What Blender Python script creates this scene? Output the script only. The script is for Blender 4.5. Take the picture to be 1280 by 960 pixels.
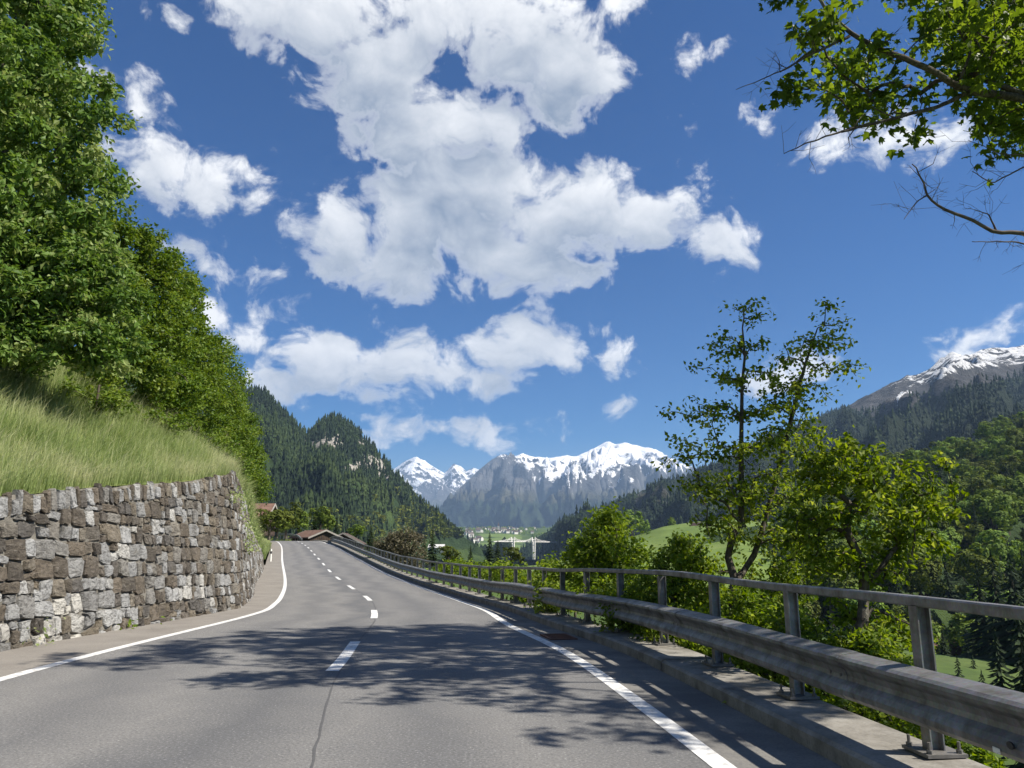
import bpy, math, random
import numpy as np
from mathutils import Vector

for o in list(bpy.data.objects):
    bpy.data.objects.remove(o)
SC = bpy.context.scene
COL = SC.collection

# ------------------------------------------------------------------ camera
F, PITCH, EYE = 960.0, math.atan(205 / 960), 1.5      # focal length in photo pixels, upward tilt, eye height
CT, ST = math.cos(PITCH), math.sin(PITCH)
cam = bpy.data.cameras.new('camera')
cam.sensor_fit = 'HORIZONTAL'; cam.sensor_width = 36.0; cam.lens = 36.0 * F / 1280.0
cam.clip_start = 0.05; cam.clip_end = 60000
camo = bpy.data.objects.new('camera', cam); COL.objects.link(camo)
camo.location = (0, 0, EYE); camo.rotation_euler = (math.radians(90) + PITCH, 0, 0)
SC.camera = camo

# ------------------------------------------------------------------ light and exposure
SUN_AZ, SUN_EL = math.radians(103), math.radians(46)
SUNV = Vector((math.sin(SUN_AZ) * math.cos(SUN_EL), math.cos(SUN_AZ) * math.cos(SUN_EL), math.sin(SUN_EL)))
sl = bpy.data.lights.new('sun', 'SUN'); sl.energy = 5.0; sl.angle = math.radians(0.53); sl.color = (1.0, 0.93, 0.82)
so = bpy.data.objects.new('sun', sl); COL.objects.link(so)
so.rotation_euler = SUNV.to_track_quat('Z', 'Y').to_euler()
SKY_STRENGTH = 0.052
SC.view_settings.view_transform = 'Standard'; SC.view_settings.look = 'None'
SC.view_settings.exposure = 1.0; SC.view_settings.gamma = 1.0; SC.view_settings.use_curve_mapping = False
cy = SC.cycles
cy.max_bounces = 6; cy.diffuse_bounces = 2; cy.glossy_bounces = 2; cy.transmission_bounces = 3; cy.transparent_max_bounces = 6
cy.volume_bounces = 0
cy.use_denoising = True
try:
    cy.denoiser = 'OPENIMAGEDENOISE'; cy.denoising_input_passes = 'RGB_ALBEDO_NORMAL'; cy.denoising_prefilter = 'ACCURATE'
except Exception:
    pass
cy.use_adaptive_sampling = True; cy.adaptive_threshold = 0.012
cy.sample_clamp_indirect = 6

# ------------------------------------------------------------------ small mathematics
def ray(px, py):
    xc, yc = (px - 640) / F, (480 - py) / F
    return np.array([xc, CT - ST * yc, ST + CT * yc])
def at(px, py, Y):
    d = ray(px, py); t = Y / d[1]
    return np.array([d[0] * t, Y, EYE + d[2] * t])
def proj(P):
    P = np.asarray(P, float); x, y, z = P[..., 0], P[..., 1], P[..., 2] - EYE
    dep = y * CT + z * ST; dep = np.where(np.abs(dep) < 1e-6, 1e-6, dep)
    return 640 + F * x / dep, 480 - F * (z * CT - y * ST) / dep
def curve(pts):
    xs = np.array([p[0] for p in pts], float); ys = np.array([p[1] for p in pts], float)
    d = np.diff(ys) / np.diff(xs); m = np.zeros(len(xs)); m[0] = d[0]; m[-1] = d[-1]
    for i in range(1, len(xs) - 1):
        m[i] = 0 if d[i-1] * d[i] <= 0 else 2 * d[i-1] * d[i] / (d[i-1] + d[i])
    def f(x):
        x = np.asarray(x, float); i = np.clip(np.searchsorted(xs, x) - 1, 0, len(xs) - 2)
        h = xs[i+1] - xs[i]; t = np.clip((x - xs[i]) / h, 0, 1)
        r = ((2*t**3 - 3*t**2 + 1) * ys[i] + (t**3 - 2*t**2 + t) * h * m[i] + (-2*t**3 + 3*t**2) * ys[i+1] + (t**3 - t**2) * h * m[i+1])
        return r + np.where(x < xs[0], (x - xs[0]) * m[0], 0) + np.where(x > xs[-1], (x - xs[-1]) * m[-1], 0)
    return f
def smooth(a, b, x):
    t = np.clip((np.asarray(x, float) - a) / (b - a), 0, 1); return t * t * (3 - 2 * t)
_perm = np.random.RandomState(7).permutation(65536).astype(np.int64)
def _h(ix, iy, seed):
    return _perm[(ix + _perm[(iy + _perm[seed & 65535]) & 65535]) & 65535] / 65535.0
def vnoise(x, y, seed=0):
    x = np.asarray(x, float); y = np.asarray(y, float)
    ix = np.floor(x).astype(np.int64); iy = np.floor(y).astype(np.int64); fx = x - ix; fy = y - iy
    out = np.zeros(np.broadcast(x, y).shape)
    for dx in (0, 1):
        for dy in (0, 1):
            g = _h(ix + dx, iy + dy, seed) * 2 * math.pi
            out += ((fx - dx) * np.cos(g) + (fy - dy) * np.sin(g)) * _q(fx, dx) * _q(fy, dy)
    return out * 1.5
def _q(f, d):
    s = f * f * f * (f * (f * 6 - 15) + 10); return s if d else 1 - s
def fbm(x, y, octv=5, seed=0, gain=.5):
    a, r, k = 1.0, 0, 1.0
    for i in range(octv):
        r = r + a * vnoise(x * k, y * k, seed + i * 17); a *= gain; k *= 2.03
    return r
def ridged(x, y, octv=5, seed=0, gain=.5):
    a, r, k, w = 1.0, 0, 1.0, 1.0
    for i in range(octv):
        n = (1 - np.abs(vnoise(x * k, y * k, seed + i * 31)) * 1.6); n = n * np.abs(n) * w
        r = r + a * n; w = np.clip(n * 1.6, 0, 1); a *= gain; k *= 2.07
    return r

# ------------------------------------------------------------------ objects
def make(name, V, Fs, mat, parent=None, smooth_=False, attrs=None, mats=None, mi=None):
    """V (n,3); Fs: list of index arrays (m,3) or (m,4) -> one linked mesh object"""
    V = np.ascontiguousarray(np.asarray(V, np.float32))
    if not isinstance(Fs, list): Fs = [Fs]
    Fs = [np.asarray(f, np.int32) for f in Fs if len(f)]
    me = bpy.data.meshes.new(name)
    me.vertices.add(len(V)); me.vertices.foreach_set('co', V.ravel())
    tot = np.concatenate([np.full(len(f), f.shape[1], np.int32) for f in Fs])
    loops = np.concatenate([f.ravel() for f in Fs])
    me.loops.add(len(loops)); me.loops.foreach_set('vertex_index', loops)
    me.polygons.add(len(tot))
    me.polygons.foreach_set('loop_start', np.concatenate([[0], np.cumsum(tot)[:-1]]).astype(np.int32))
    me.polygons.foreach_set('loop_total', tot)
    for m in (mats or [mat]): me.materials.append(m)
    if mi is not None: me.polygons.foreach_set('material_index', np.asarray(mi, np.int32))
    me.polygons.foreach_set('use_smooth', np.full(len(tot), smooth_, bool))
    for k, a in (attrs or {}).items():
        me.attributes.new(k, 'FLOAT', 'POINT').data.foreach_set('value', np.asarray(a, np.float32).ravel())
    me.update(calc_edges=True)
    o = bpy.data.objects.new(name, me); COL.objects.link(o)
    if parent: o.parent = parent
    return o
def tag(o, label=None, cat=None, group=None, kind=None):
    if label: o['label'] = label
    if cat: o['category'] = cat
    if group: o['group'] = group
    if kind: o['kind'] = kind
    return o
def empty(name, loc=(0, 0, 0), label=None, cat=None, group=None, kind=None):
    o = bpy.data.objects.new(name, None); COL.objects.link(o); o.location = loc; o.empty_display_size = .2
    return tag(o, label, cat, group, kind)
def local(o, parent):
    """parent o (whose mesh is in world coordinates) so that it keeps its place"""
    o.parent = parent; o.location = tuple(-Vector(parent.location)); return o
def dup(root, loc, rz=0, sc=(1, 1, 1), label=None, group=None, name=None):
    r = root.copy(); COL.objects.link(r); r.location = loc; r.rotation_euler = (0, 0, rz); r.scale = sc
    if name: r.name = name
    if label: r['label'] = label
    if group: r['group'] = group
    for ch in root.children:
        c = ch.copy(); COL.objects.link(c); c.parent = r
        for g in ch.children:
            d = g.copy(); COL.objects.link(d); d.parent = c
    return r
BOXF = np.array([[0,3,2,1],[4,5,6,7],[0,1,5,4],[1,2,6,5],[2,3,7,6],[3,0,4,7]])
def boxv(x0, x1, y0, y1, z0, z1):
    return np.array([[x0,y0,z0],[x1,y0,z0],[x1,y1,z0],[x0,y1,z0],[x0,y0,z1],[x1,y0,z1],[x1,y1,z1],[x0,y1,z1]], float)
def grid_faces(nu, nv, closed_v=False):
    i = np.arange(nu - 1)[:, None] * nv; nv2 = nv if closed_v else nv - 1
    j = np.arange(nv2)[None, :]; j2 = (j + 1) % nv
    return np.stack([i + j, i + nv + j, i + nv + j2, i + j2], -1).reshape(-1, 4)
class Bag:
    def __init__(s): s.V = []; s.F = {}; s.n = 0; s.A = []
    def add(s, V, Fs, a=0.0):
        V = np.asarray(V, float); s.V.append(V)
        for f in (Fs if isinstance(Fs, list) else [Fs]):
            f = np.asarray(f, int); s.F.setdefault(f.shape[1], []).append(f + s.n)
        s.A.append(np.full(len(V), a) if np.isscalar(a) else np.asarray(a, float)); s.n += len(V); return s
    def make(s, name, mat, parent=None, smooth_=False, **k):
        return make(name, np.concatenate(s.V), [np.concatenate(v) for v in s.F.values()], mat, parent, smooth_, attrs={'rnd': np.concatenate(s.A)}, **k)
def tube(path, rad, n=6, cap=True):
    P = np.asarray(path, float); R = np.broadcast_to(np.asarray(rad, float), (len(P),))
    T = np.gradient(P, axis=0); T /= np.linalg.norm(T, axis=1)[:, None] + 1e-9
    ref = np.where(np.abs(T[:, 2:3]) > .9, [[1., 0, 0]], [[0, 0, 1.]])
    U = np.cross(T, ref); U /= np.linalg.norm(U, axis=1)[:, None]; W = np.cross(U, T)
    a = np.arange(n) * 2 * math.pi / n
    V = P[:, None] + R[:, None, None] * (np.cos(a)[None, :, None] * U[:, None] + np.sin(a)[None, :, None] * W[:, None])
    Fs = [grid_faces(len(P), n, True)]
    V = V.reshape(-1, 3)
    if cap:
        V = np.concatenate([V, P[:1], P[-1:]]); b = len(P) * n; k = np.arange(n); k2 = (k + 1) % n
        Fs.append(np.concatenate([np.stack([np.full(n, b), k, k2], -1), np.stack([np.full(n, b + 1), b - n + k2, b - n + k], -1)]))
    return V, Fs

# ------------------------------------------------------------------ materials
class NT:
    def __init__(s, tree): s.t = tree; s.nodes = tree.nodes; s.nodes.clear()
    def n(s, typ, ins=None, **props):
        nd = s.nodes.new(typ)
        for k, v in props.items(): setattr(nd, k, v)
        for k, v in (ins or {}).items():
            sk = nd.inputs[k]
            if isinstance(v, bpy.types.NodeSocket): s.t.links.new(v, sk)
            elif isinstance(v, bpy.types.Node): s.t.links.new(v.outputs[0], sk)
            else: sk.default_value = v
        return nd
    def math(s, op, a, b=0.0, c=None, clamp=False):
        ins = {0: a, 1: b}
        if c is not None: ins[2] = c
        return s.n('ShaderNodeMath', ins, operation=op, use_clamp=clamp).outputs[0]
    def noise(s, scale, detail=4, rough=.55, vec=None, dist=0):
        ins = {'Scale': scale, 'Detail': detail, 'Roughness': rough, 'Distortion': dist}
        if vec is not None: ins['Vector'] = vec
        return s.n('ShaderNodeTexNoise', ins).outputs['Fac']
    def ramp(s, fac, stops, interp='LINEAR'):
        nd = s.n('ShaderNodeValToRGB', {'Fac': fac}); nd.color_ramp.interpolation = interp; el = nd.color_ramp.elements
        while len(el) < len(stops): el.new(0.5)
        for e, (p, c) in zip(el, stops):
            e.position = p; e.color = (c, c, c, 1) if np.isscalar(c) else (*c, 1)
        return nd.outputs[0]
    def mix(s, fac, a, b, blend='MIX'):
        nd = s.n('ShaderNodeMix', data_type='RGBA', blend_type=blend, clamp_result=False)
        for i, v in ((0, fac), (6, a), (7, b)):
            sk = nd.inputs[i]
            if isinstance(v, bpy.types.NodeSocket): s.t.links.new(v, sk)
            else: sk.default_value = v if i == 0 else ((*v, 1) if len(v) == 3 else v)
        return nd.outputs[2]
    def attr(s, name): return s.n('ShaderNodeAttribute', attribute_name=name).outputs['Fac']
def material(name, build, rough=.8, spec=.3, metal=0.0):
    m = bpy.data.materials.new(name); m.use_nodes = True; t = NT(m.node_tree)
    out = t.n('ShaderNodeOutputMaterial'); p = t.n('ShaderNodeBsdfPrincipled', {'Roughness': rough, 'Specular IOR Level': spec, 'Metallic': metal})
    t.obj = t.n('ShaderNodeTexCoord').outputs['Object']
    t.pos = t.n('ShaderNodeNewGeometry').outputs['Position']
    t.p = p; t.out = out
    r = build(t)
    if r is not None: t.t.links.new(r, p.inputs['Base Color'])
    if not out.inputs['Surface'].is_linked: t.t.links.new(p.outputs[0], out.inputs['Surface'])
    return m
def bump(t, h, strength=.5, dist=.02):
    b = t.n('ShaderNodeBump', {'Height': h, 'Strength': strength, 'Distance': dist}); t.t.links.new(b.outputs[0], t.p.inputs['Normal'])
def leafmat(name, cols, trans=.35, rough=.45, boost=1.5, vary=False):
    def b(t):
        c = t.ramp(t.attr('rnd'), [(i / (len(cols) - 1), (k[0] * 1.20, k[1] * 1.14, k[2] * .95)) for i, k in enumerate(cols)])
        if vary:
            ri = t.n('ShaderNodeObjectInfo').outputs['Random']
            c = t.n('ShaderNodeHueSaturation', {'Hue': t.math('MULTIPLY_ADD', ri, .035, .465), 'Value': t.math('MULTIPLY_ADD', ri, .8, .6), 'Saturation': 1.0, 'Color': c}).outputs[0]
        c2 = t.n('ShaderNodeHueSaturation', {'Hue': .485, 'Saturation': 1.1, 'Value': boost, 'Color': c}).outputs[0]
        tr = t.n('ShaderNodeBsdfTranslucent', {'Color': c2})
        ms = t.n('ShaderNodeMixShader', {0: trans, 1: t.p.outputs[0], 2: tr.outputs[0]})
        t.t.links.new(ms.outputs[0], t.out.inputs['Surface'])
        return c
    return material(name, b, rough, .2)
M = {}
def m_asphalt(t):
    # lane wear follows the wheel tracks; aggregate speckle on top
    lat = t.attr('lat')
    sp = t.noise(42, 3, .75, t.pos); sp2 = t.noise(9, 4, .65, t.pos)
    big = t.noise(.22, 4, .6, t.pos)
    wear = t.ramp(t.math('ADD', lat, t.math('MULTIPLY', t.math('SUBTRACT', big, .5), .5)), [(0, .55), (.12, .95), (.22, .35), (.34, .95), (.46, .05), (.6, .8), (.72, .2), (.84, .85), (1, .3)])
    c = t.mix(wear, (.116, .118, .122), (.218, .213, .203))
    c = t.mix(t.ramp(sp, [(.30, .25), (.52, .85), (.6, 1)]), (.05, .05, .05), c)
    c = t.mix(t.ramp(sp, [(.60, 0), (.72, .7)]), c, (.46, .455, .44))
    c = t.mix(t.ramp(sp2, [(.3, .22), (.6, 0)]), c, (.09, .09, .09))
    bump(t, sp, .5, .006)
    return c
M['asphalt'] = material('asphalt', m_asphalt, .85, .3)
def m_shoulder(t):
    sp = t.noise(45, 3, .7, t.pos); big = t.noise(1.1, 5, .6, t.pos)
    c = t.mix(t.ramp(big, [(.3, 0), (.7, 1)]), (.19, .175, .155), (.255, .238, .21))
    c = t.mix(t.ramp(sp, [(.3, .6), (.55, 0)]), c, (.11, .10, .095)); bump(t, sp, .5, .008); return c
M['shoulder'] = material('old_asphalt', m_shoulder, .9, .2)
def m_gutter(t):
    sp = t.noise(50, 3, .7, t.pos); big = t.noise(.9, 5, .65, t.pos)
    c = t.mix(t.ramp(big, [(.35, 0), (.65, 1)]), (.12, .118, .115), (.23, .22, .20))
    c = t.mix(t.ramp(sp, [(.3, .5), (.55, 0)]), c, (.07, .07, .07)); bump(t, sp, .5, .006); return c
M['gutter'] = material('gutter_asphalt', m_gutter, .9, .2)
def m_paint(t):
    w = t.noise(9, 5, .7, t.pos); sp = t.noise(70, 2, .6, t.pos)
    c = t.mix(t.ramp(w, [(.34, .85), (.50, .22), (.7, 0)]), (.72, .72, .70), (.30, .295, .285))
    c = t.mix(t.ramp(sp, [(.28, .55), (.42, 0)]), c, (.28, .28, .27)); bump(t, sp, .3, .004); return c
M['paint'] = material('road_paint', m_paint, .7, .3)
M['seam'] = material('bitumen_seam', lambda t: t.mix(t.noise(14, 4, .6, t.pos), (.055, .055, .057), (.115, .115, .115)), .8, .3)
def m_conc(t):
    a = t.noise(3.0, 6, .65, t.pos); b = t.noise(40, 3, .6, t.pos)
    c = t.ramp(a, [(.3, (.11, .102, .086)), (.5, (.22, .208, .185)), (.7, (.30, .29, .265))])
    c = t.mix(t.ramp(b, [(.3, .5), (.5, 0)]), c, (.12, .115, .10)); bump(t, b, .35, .006); return c
M['concrete'] = material('concrete', m_conc, .9, .2)
def m_galv(t):
    a = t.noise(5, 5, .65, t.pos); b = t.n('ShaderNodeTexVoronoi', {'Scale': 55, 'Vector': t.pos}).outputs['Color']
    st = t.n('ShaderNodeMapping', {'Vector': t.pos, 'Scale': (2.6, 2.6, 1.3)}); s = t.noise(2.0, 7, .7, st.outputs[0])
    c = t.mix(t.ramp(a, [(.32, 0), (.68, 1)]), (.14, .14, .135), (.27, .275, .28))
    c = t.mix(.10, c, b, 'OVERLAY')
    c = t.mix(t.ramp(s, [(.50, 0), (.70, .8)]), c, (.065, .055, .038))
    t.t.links.new(t.ramp(a, [(.3, .62), (.7, .45)]), t.p.inputs['Roughness']); bump(t, a, .12, .01); return c
M['steel'] = material('galvanised_steel', m_galv, .5, .5, .55)
M['plate'] = material('bolt_steel', lambda t: t.mix(t.noise(20, 4, .6, t.pos), (.10, .095, .085), (.26, .25, .24)), .6, .4, .5)
M['rust'] = material('rusty_iron', lambda t: t.mix(t.noise(30, 4, .6, t.pos), (.10, .045, .03), (.20, .10, .07)), .85, .3, .3)
M['reflector'] = material('reflector_white', lambda t: t.mix(t.noise(8, 3, .5, t.pos), (.75, .74, .68), (.85, .84, .78)), .3, .6)
M['black'] = material('black_plastic_and_shade', lambda t: t.mix(t.noise(8, 3, .5, t.pos), (.02, .02, .02), (.04, .04, .04)), .5, .4)
def m_stone(t):
    r = t.attr('rnd')
    base = t.ramp(r, [(0, (.070, .064, .057)), (.14, (.125, .106, .083)), (.30, (.165, .138, .106)), (.44, (.105, .100, .094)), (.56, (.20, .17, .126)),
                      (.68, (.235, .228, .21)), (.78, (.30, .303, .30)), (.88, (.41, .415, .41)), (1.0, (.58, .56, .50))])
    st = t.n('ShaderNodeMapping', {'Vector': t.pos, 'Rotation': (.3, .2, .5), 'Scale': (7, 7, 16)})
    a = t.noise(1.0, 7, .7, st.outputs[0], .6); b = t.noise(34, 5, .7, t.pos); d = t.noise(2.4, 5, .65, t.pos)
    c = t.mix(t.ramp(a, [(.34, .75), (.52, 0)]), base, (.035, .030, .026))
    c = t.mix(t.ramp(a, [(.54, 0), (.72, .5)]), c, (.32, .30, .27))
    c = t.mix(t.ramp(d, [(.56, 0), (.75, .45)]), c, (.10, .085, .05))
    c = t.mix(t.ramp(b, [(.3, .5), (.48, 0)]), c, (.05, .045, .04))
    sk = t.n('ShaderNodeMapping', {'Vector': t.pos, 'Scale': (1.6, 1.6, .28)}); wsh = t.noise(1.0, 5, .65, sk.outputs[0])
    c = t.mix(t.ramp(wsh, [(.52, 0), (.70, .42)]), c, (.06, .055, .047))
    h = t.math('ADD', t.math('MULTIPLY', a, 1.0), t.math('MULTIPLY', b, .6)); bump(t, h, 1.0, .07); return c
M['stone'] = material('wall_stone', m_stone, .9, .2)
def m_mortar(t):
    a = t.noise(5, 6, .65, t.pos); b = t.noise(45, 3, .6, t.pos)
    c = t.ramp(a, [(.3, (.075, .068, .057)), (.5, (.155, .145, .125)), (.7, (.22, .21, .185))]); bump(t, t.math('ADD', a, b), .8, .03)
    return c
M['mortar'] = material('mortar', m_mortar, .95, .1)
def m_bank(t):
    a = t.noise(.8, 5, .6, t.pos); b = t.noise(9, 4, .6, t.pos)
    c = t.ramp(a, [(.3, (.13, .17, .05)), (.55, (.20, .235, .08)), (.75, (.28, .26, .13))])
    return t.mix(t.ramp(b, [(.3, .6), (.6, 0)]), c, (.05, .045, .025))
M['bank'] = material('grassy_soil', m_bank, .95, .1)
def m_ground(t):
    a = t.noise(.02, 6, .6, t.pos); b = t.noise(.4, 5, .65, t.pos)
    c = t.ramp(a, [(.35, (.03, .055, .014)), (.5, (.06, .095, .025)), (.65, (.10, .135, .04))])
    return t.mix(t.ramp(b, [(.3, .5), (.6, 0)]), c, (.035, .05, .018))
M['ground'] = material('valley_grass', m_ground, .95, .1)
def m_meadow(t):
    a = t.noise(.03, 5, .6, t.pos); b = t.noise(.5, 5, .65, t.pos)
    st = t.n('ShaderNodeMapping', {'Vector': t.pos, 'Scale': (.01, .12, .12)}); s = t.noise(1, 4, .6, st.outputs[0])
    c = t.ramp(a, [(.3, (.10, .155, .035)), (.55, (.145, .20, .05)), (.75, (.18, .22, .07))])
    c = t.mix(t.ramp(s, [(.4, .35), (.6, 0)]), c, (.075, .12, .03))
    return t.mix(t.ramp(b, [(.3, .3), (.6, 0)]), c, (.06, .09, .025))
M['meadow'] = material('meadow_grass', m_meadow, .95, .1)
def m_hill(t):
    a = t.noise(.012, 6, .6, t.pos); b = t.noise(.06, 6, .7, t.pos)
    c = t.ramp(a, [(.35, (.018, .032, .012)), (.55, (.032, .055, .018)), (.7, (.06, .09, .025))])
    rk = t.ramp(b, [(.3, (.10, .09, .075)), (.5, (.25, .235, .205)), (.7, (.40, .38, .34))])
    m = t.ramp(t.math('ADD', t.attr('rock'), t.math('MULTIPLY', t.math('SUBTRACT', b, .5), 1.4)), [(.48, 0), (.56, 1)])
    c = t.mix(m, c, rk); bump(t, b, 1, 8); return c
M['hill'] = material('forest_floor', m_hill, .95, .1)
def m_mtn(scale):
    def f(t):
        a = t.noise(.0016 * scale, 8, .66, t.pos); b = t.noise(.009 * scale, 7, .72, t.pos)
        st = t.n('ShaderNodeMapping', {'Vector': t.pos, 'Scale': (.008 * scale, .004 * scale, .006 * scale), 'Rotation': (0, .6, .3)}); g = t.noise(1, 6, .7, st.outputs[0])
        rk = t.ramp(b, [(.3, (.040, .041, .044)), (.5, (.085, .085, .086)), (.72, (.155, .152, .150))])
        gr = t.ramp(a, [(.3, (.035, .042, .025)), (.6, (.075, .072, .045))])
        lo = t.mix(t.ramp(t.math('ADD', t.attr('low'), t.math('MULTIPLY', t.math('SUBTRACT', a, .5), .9)), [(.35, 0), (.65, 1)]), rk, gr)
        fo = t.mix(t.ramp(t.math('ADD', t.attr('wood'), t.math('MULTIPLY', t.math('SUBTRACT', g, .5), 1.2)), [(.45, 0), (.55, 1)]), lo, (.022, .034, .016))
        sn = t.math('ADD', t.attr('snow'), t.math('ADD', t.math('MULTIPLY', t.math('SUBTRACT', b, .5), 2.1), t.math('MULTIPLY', t.math('SUBTRACT', g, .5), 1.8)))
        c = t.mix(t.ramp(sn, [(.46, 0), (.54, 1)]), fo, (.86, .87, .88)); bump(t, t.math('ADD', b, g), 1.0, 45); return c
    return f
M['mountain'] = material('mountain_rock_and_snow', m_mtn(.7), .9, .1)
M['mountain_near'] = material('near_mountain_rock_and_snow', m_mtn(2.6), .9, .1)
def m_bark(t):
    st = t.n('ShaderNodeMapping', {'Vector': t.obj, 'Scale': (9, 9, 2.5)}); a = t.noise(2, 6, .7, st.outputs[0]); d = t.noise(3.5, 4, .6, t.obj)
    c = t.ramp(a, [(.3, (.03, .025, .02)), (.5, (.085, .072, .058)), (.7, (.17, .155, .13))])
    c = t.mix(t.ramp(d, [(.55, 0), (.7, .5)]), c, (.20, .20, .16)); bump(t, a, 1, .03); return c
M['bark'] = material('bark', m_bark, .95, .1)
M['twig'] = material('grey_dead_wood', lambda t: t.ramp(t.noise(6, 4, .6, t.obj), [(.3, (.05, .04, .032)), (.7, (.16, .135, .11))]), .9, .1)
M['lime_leaf'] = leafmat('lime_leaf', [(.040, .085, .016), (.076, .145, .028), (.120, .200, .052), (.20, .26, .11)], .36, .5)
M['hazel_leaf'] = leafmat('hazel_leaf', [(.038, .080, .012), (.072, .130, .018), (.104, .168, .026), (.155, .215, .048)], .38, .5)
M['maple_leaf'] = leafmat('maple_leaf', [(.032, .060, .010), (.052, .092, .013), (.074, .124, .018), (.11, .165, .028)], .48, .5, 1.9)
M['cherry_leaf'] = leafmat('cherry_leaf', [(.036, .068, .009), (.080, .130, .014), (.122, .182, .024), (.185, .235, .050)], .47, .55, 1.7)
M['shrub_leaf'] = leafmat('shrub_leaf', [(.044, .084, .010), (.086, .146, .016), (.125, .19, .026), (.175, .235, .055)], .45, .5, 1.7)
M['brown_leaf'] = leafmat('brown_leaf', [(.050, .054, .034), (.085, .082, .055), (.115, .108, .080), (.15, .14, .11)], .2, .7)
M['far_leaf'] = leafmat('far_broadleaf', [(.020, .046, .010), (.060, .115, .019), (.110, .180, .030), (.17, .24, .05)], .2, .8, 1.3, True)
M['needle'] = leafmat('conifer_needles', [(.006, .013, .006), (.011, .022, .009), (.018, .034, .012), (.034, .054, .017)], .05, .9, 1.2)
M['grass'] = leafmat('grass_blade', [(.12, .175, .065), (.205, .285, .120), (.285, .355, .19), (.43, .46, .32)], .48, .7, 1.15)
M['roof'] = material('weathered_roof', lambda t: t.ramp(t.noise(1.5, 5, .6, t.pos), [(.3, (.10, .058, .042)), (.7, (.20, .125, .095))]), .9, .2)
M['roof_dark'] = material('dark_roof_boards', lambda t: t.ramp(t.noise(1.5, 5, .6, t.pos), [(.3, (.05, .035, .03)), (.7, (.11, .08, .065))]), .9, .2)
M['wood'] = material('dark_timber', lambda t: t.ramp(t.noise(2.5, 5, .6, t.pos), [(.3, (.03, .022, .017)), (.7, (.085, .06, .045))]), .9, .2)
M['fascia'] = material('grey_fascia', lambda t: t.ramp(t.noise(2.5, 5, .6, t.pos), [(.3, (.22, .20, .18)), (.7, (.34, .32, .29))]), .8, .2)
M['plaster'] = material('pale_plaster', lambda t: t.ramp(t.noise(.3, 3, .6, t.pos), [(.3, (.52, .50, .46)), (.7, (.75, .73, .69))]), .9, .2)
M['village_roof'] = material('village_roof', lambda t: t.ramp(t.noise(.02, 2, .6, t.pos), [(.35, (.06, .045, .04)), (.65, (.14, .11, .10))]), .9, .2)
M['pale_concrete'] = material('bridge_concrete', lambda t: t.ramp(t.noise(.2, 4, .6, t.pos), [(.3, (.55, .54, .52)), (.7, (.70, .69, .67))]), .8, .2)
M['glass'] = material('dark_window', lambda t: t.ramp(t.noise(.8, 2, .5, t.pos), [(.3, (.02, .022, .025)), (.7, (.05, .055, .06))]), .15, .5)
# ------------------------------------------------------------------ sky: Nishita air with broken cumulus by direction (azimuth, elevation)
world = bpy.data.worlds.new('World'); SC.world = world; world.use_nodes = True
W = NT(world.node_tree)
wo = W.n('ShaderNodeOutputWorld')
sky = W.n('ShaderNodeTexSky', sky_type='NISHITA', sun_disc=False, sun_elevation=SUN_EL, sun_rotation=SUN_AZ, altitude=1000, air_density=1.0, dust_density=.25, ozone_density=2.6)
skyc = W.n('ShaderNodeHueSaturation', {'Saturation': 1.80, 'Value': .93, 'Hue': .512, 'Color': sky.outputs[0]}).outputs[0]
vdir = W.n('ShaderNodeTexCoord').outputs['Generated']
sx = W.n('ShaderNodeSeparateXYZ', {0: vdir})
az = W.math('ARCTAN2', sx.outputs[0], sx.outputs[1]); el = W.math('ARCSINE', sx.outputs[2])
pp = W.n('ShaderNodeCombineXYZ', {0: az, 1: el, 2: 0.0}).outputs[0]
def angs(px, py):
    d = ray(px, py); d = d / np.linalg.norm(d); return math.atan2(d[0], d[1]), math.asin(d[2])
CLOUDS = [(600,60,16,30),(385,15,120,62),(468,88,88,80),(560,10,120,48),(655,25,80,48),(705,85,72,78),(655,60,60,60),(520,165,105,62),(605,150,55,50),(590,225,95,62),(545,270,110,60),(425,295,66,50),
          (490,325,88,52),(640,315,95,52),(720,265,95,66),(810,268,80,46),(690,338,60,32),(893,300,44,36),(860,240,26,18),
          (178,135,40,26),(188,210,66,44),(258,236,70,45),(322,216,28,17),(215,306,32,9),(262,336,30,14),(328,346,24,12),(345,389,18,7),(258,388,38,24),(310,422,40,15),
          (335,482,55,42),(415,455,75,48),(498,448,62,40),(560,470,50,28),(655,432,72,40),(600,482,45,18),(765,438,40,26),(738,402,22,13),
          (480,505,18,20),(468,527,26,10),(536,541,36,14),(597,541,40,22),(681,532,26,9),(465,547,22,8),(765,510,9,6),
          (1050,172,62,26),(1150,180,56,34),(972,150,22,20),(1245,410,50,17),(1192,432,14,7),(975,480,42,34),(1020,462,30,22),
          (832,152,20,13),(780,12,38,24),(215,6,24,13),(118,95,24,18),(880,66,16,9)]
blobs = []
for px, py, rx, ry in CLOUDS:
    a0, e0 = angs(px, py); a1, _ = angs(px + rx, py); _, e1 = angs(px, py - ry)
    blobs.append((a0, e0, abs(a1 - a0), abs(e1 - e0)))
crng = random.Random(5)
for k in range(10):                                     # the same broken cumulus goes on round the rest of the sky
    a0 = math.radians(crng.uniform(48, 312)); a0 = a0 if a0 < math.pi else a0 - 2 * math.pi
    r = crng.uniform(.10, .22); blobs.append((a0, crng.uniform(.18, .9), r * 1.5, r * .7))
n2 = dict(noise_dimensions='2D')
wn = W.n('ShaderNodeTexNoise', {'Vector': pp, 'Scale': 7.0, 'Detail': 2.0, 'Roughness': .6}, **n2).outputs['Color']
pw = W.n('ShaderNodeVectorMath', {0: wn, 1: (.07, .05, 0), 2: pp}, operation='MULTIPLY_ADD').outputs[0]
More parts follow.
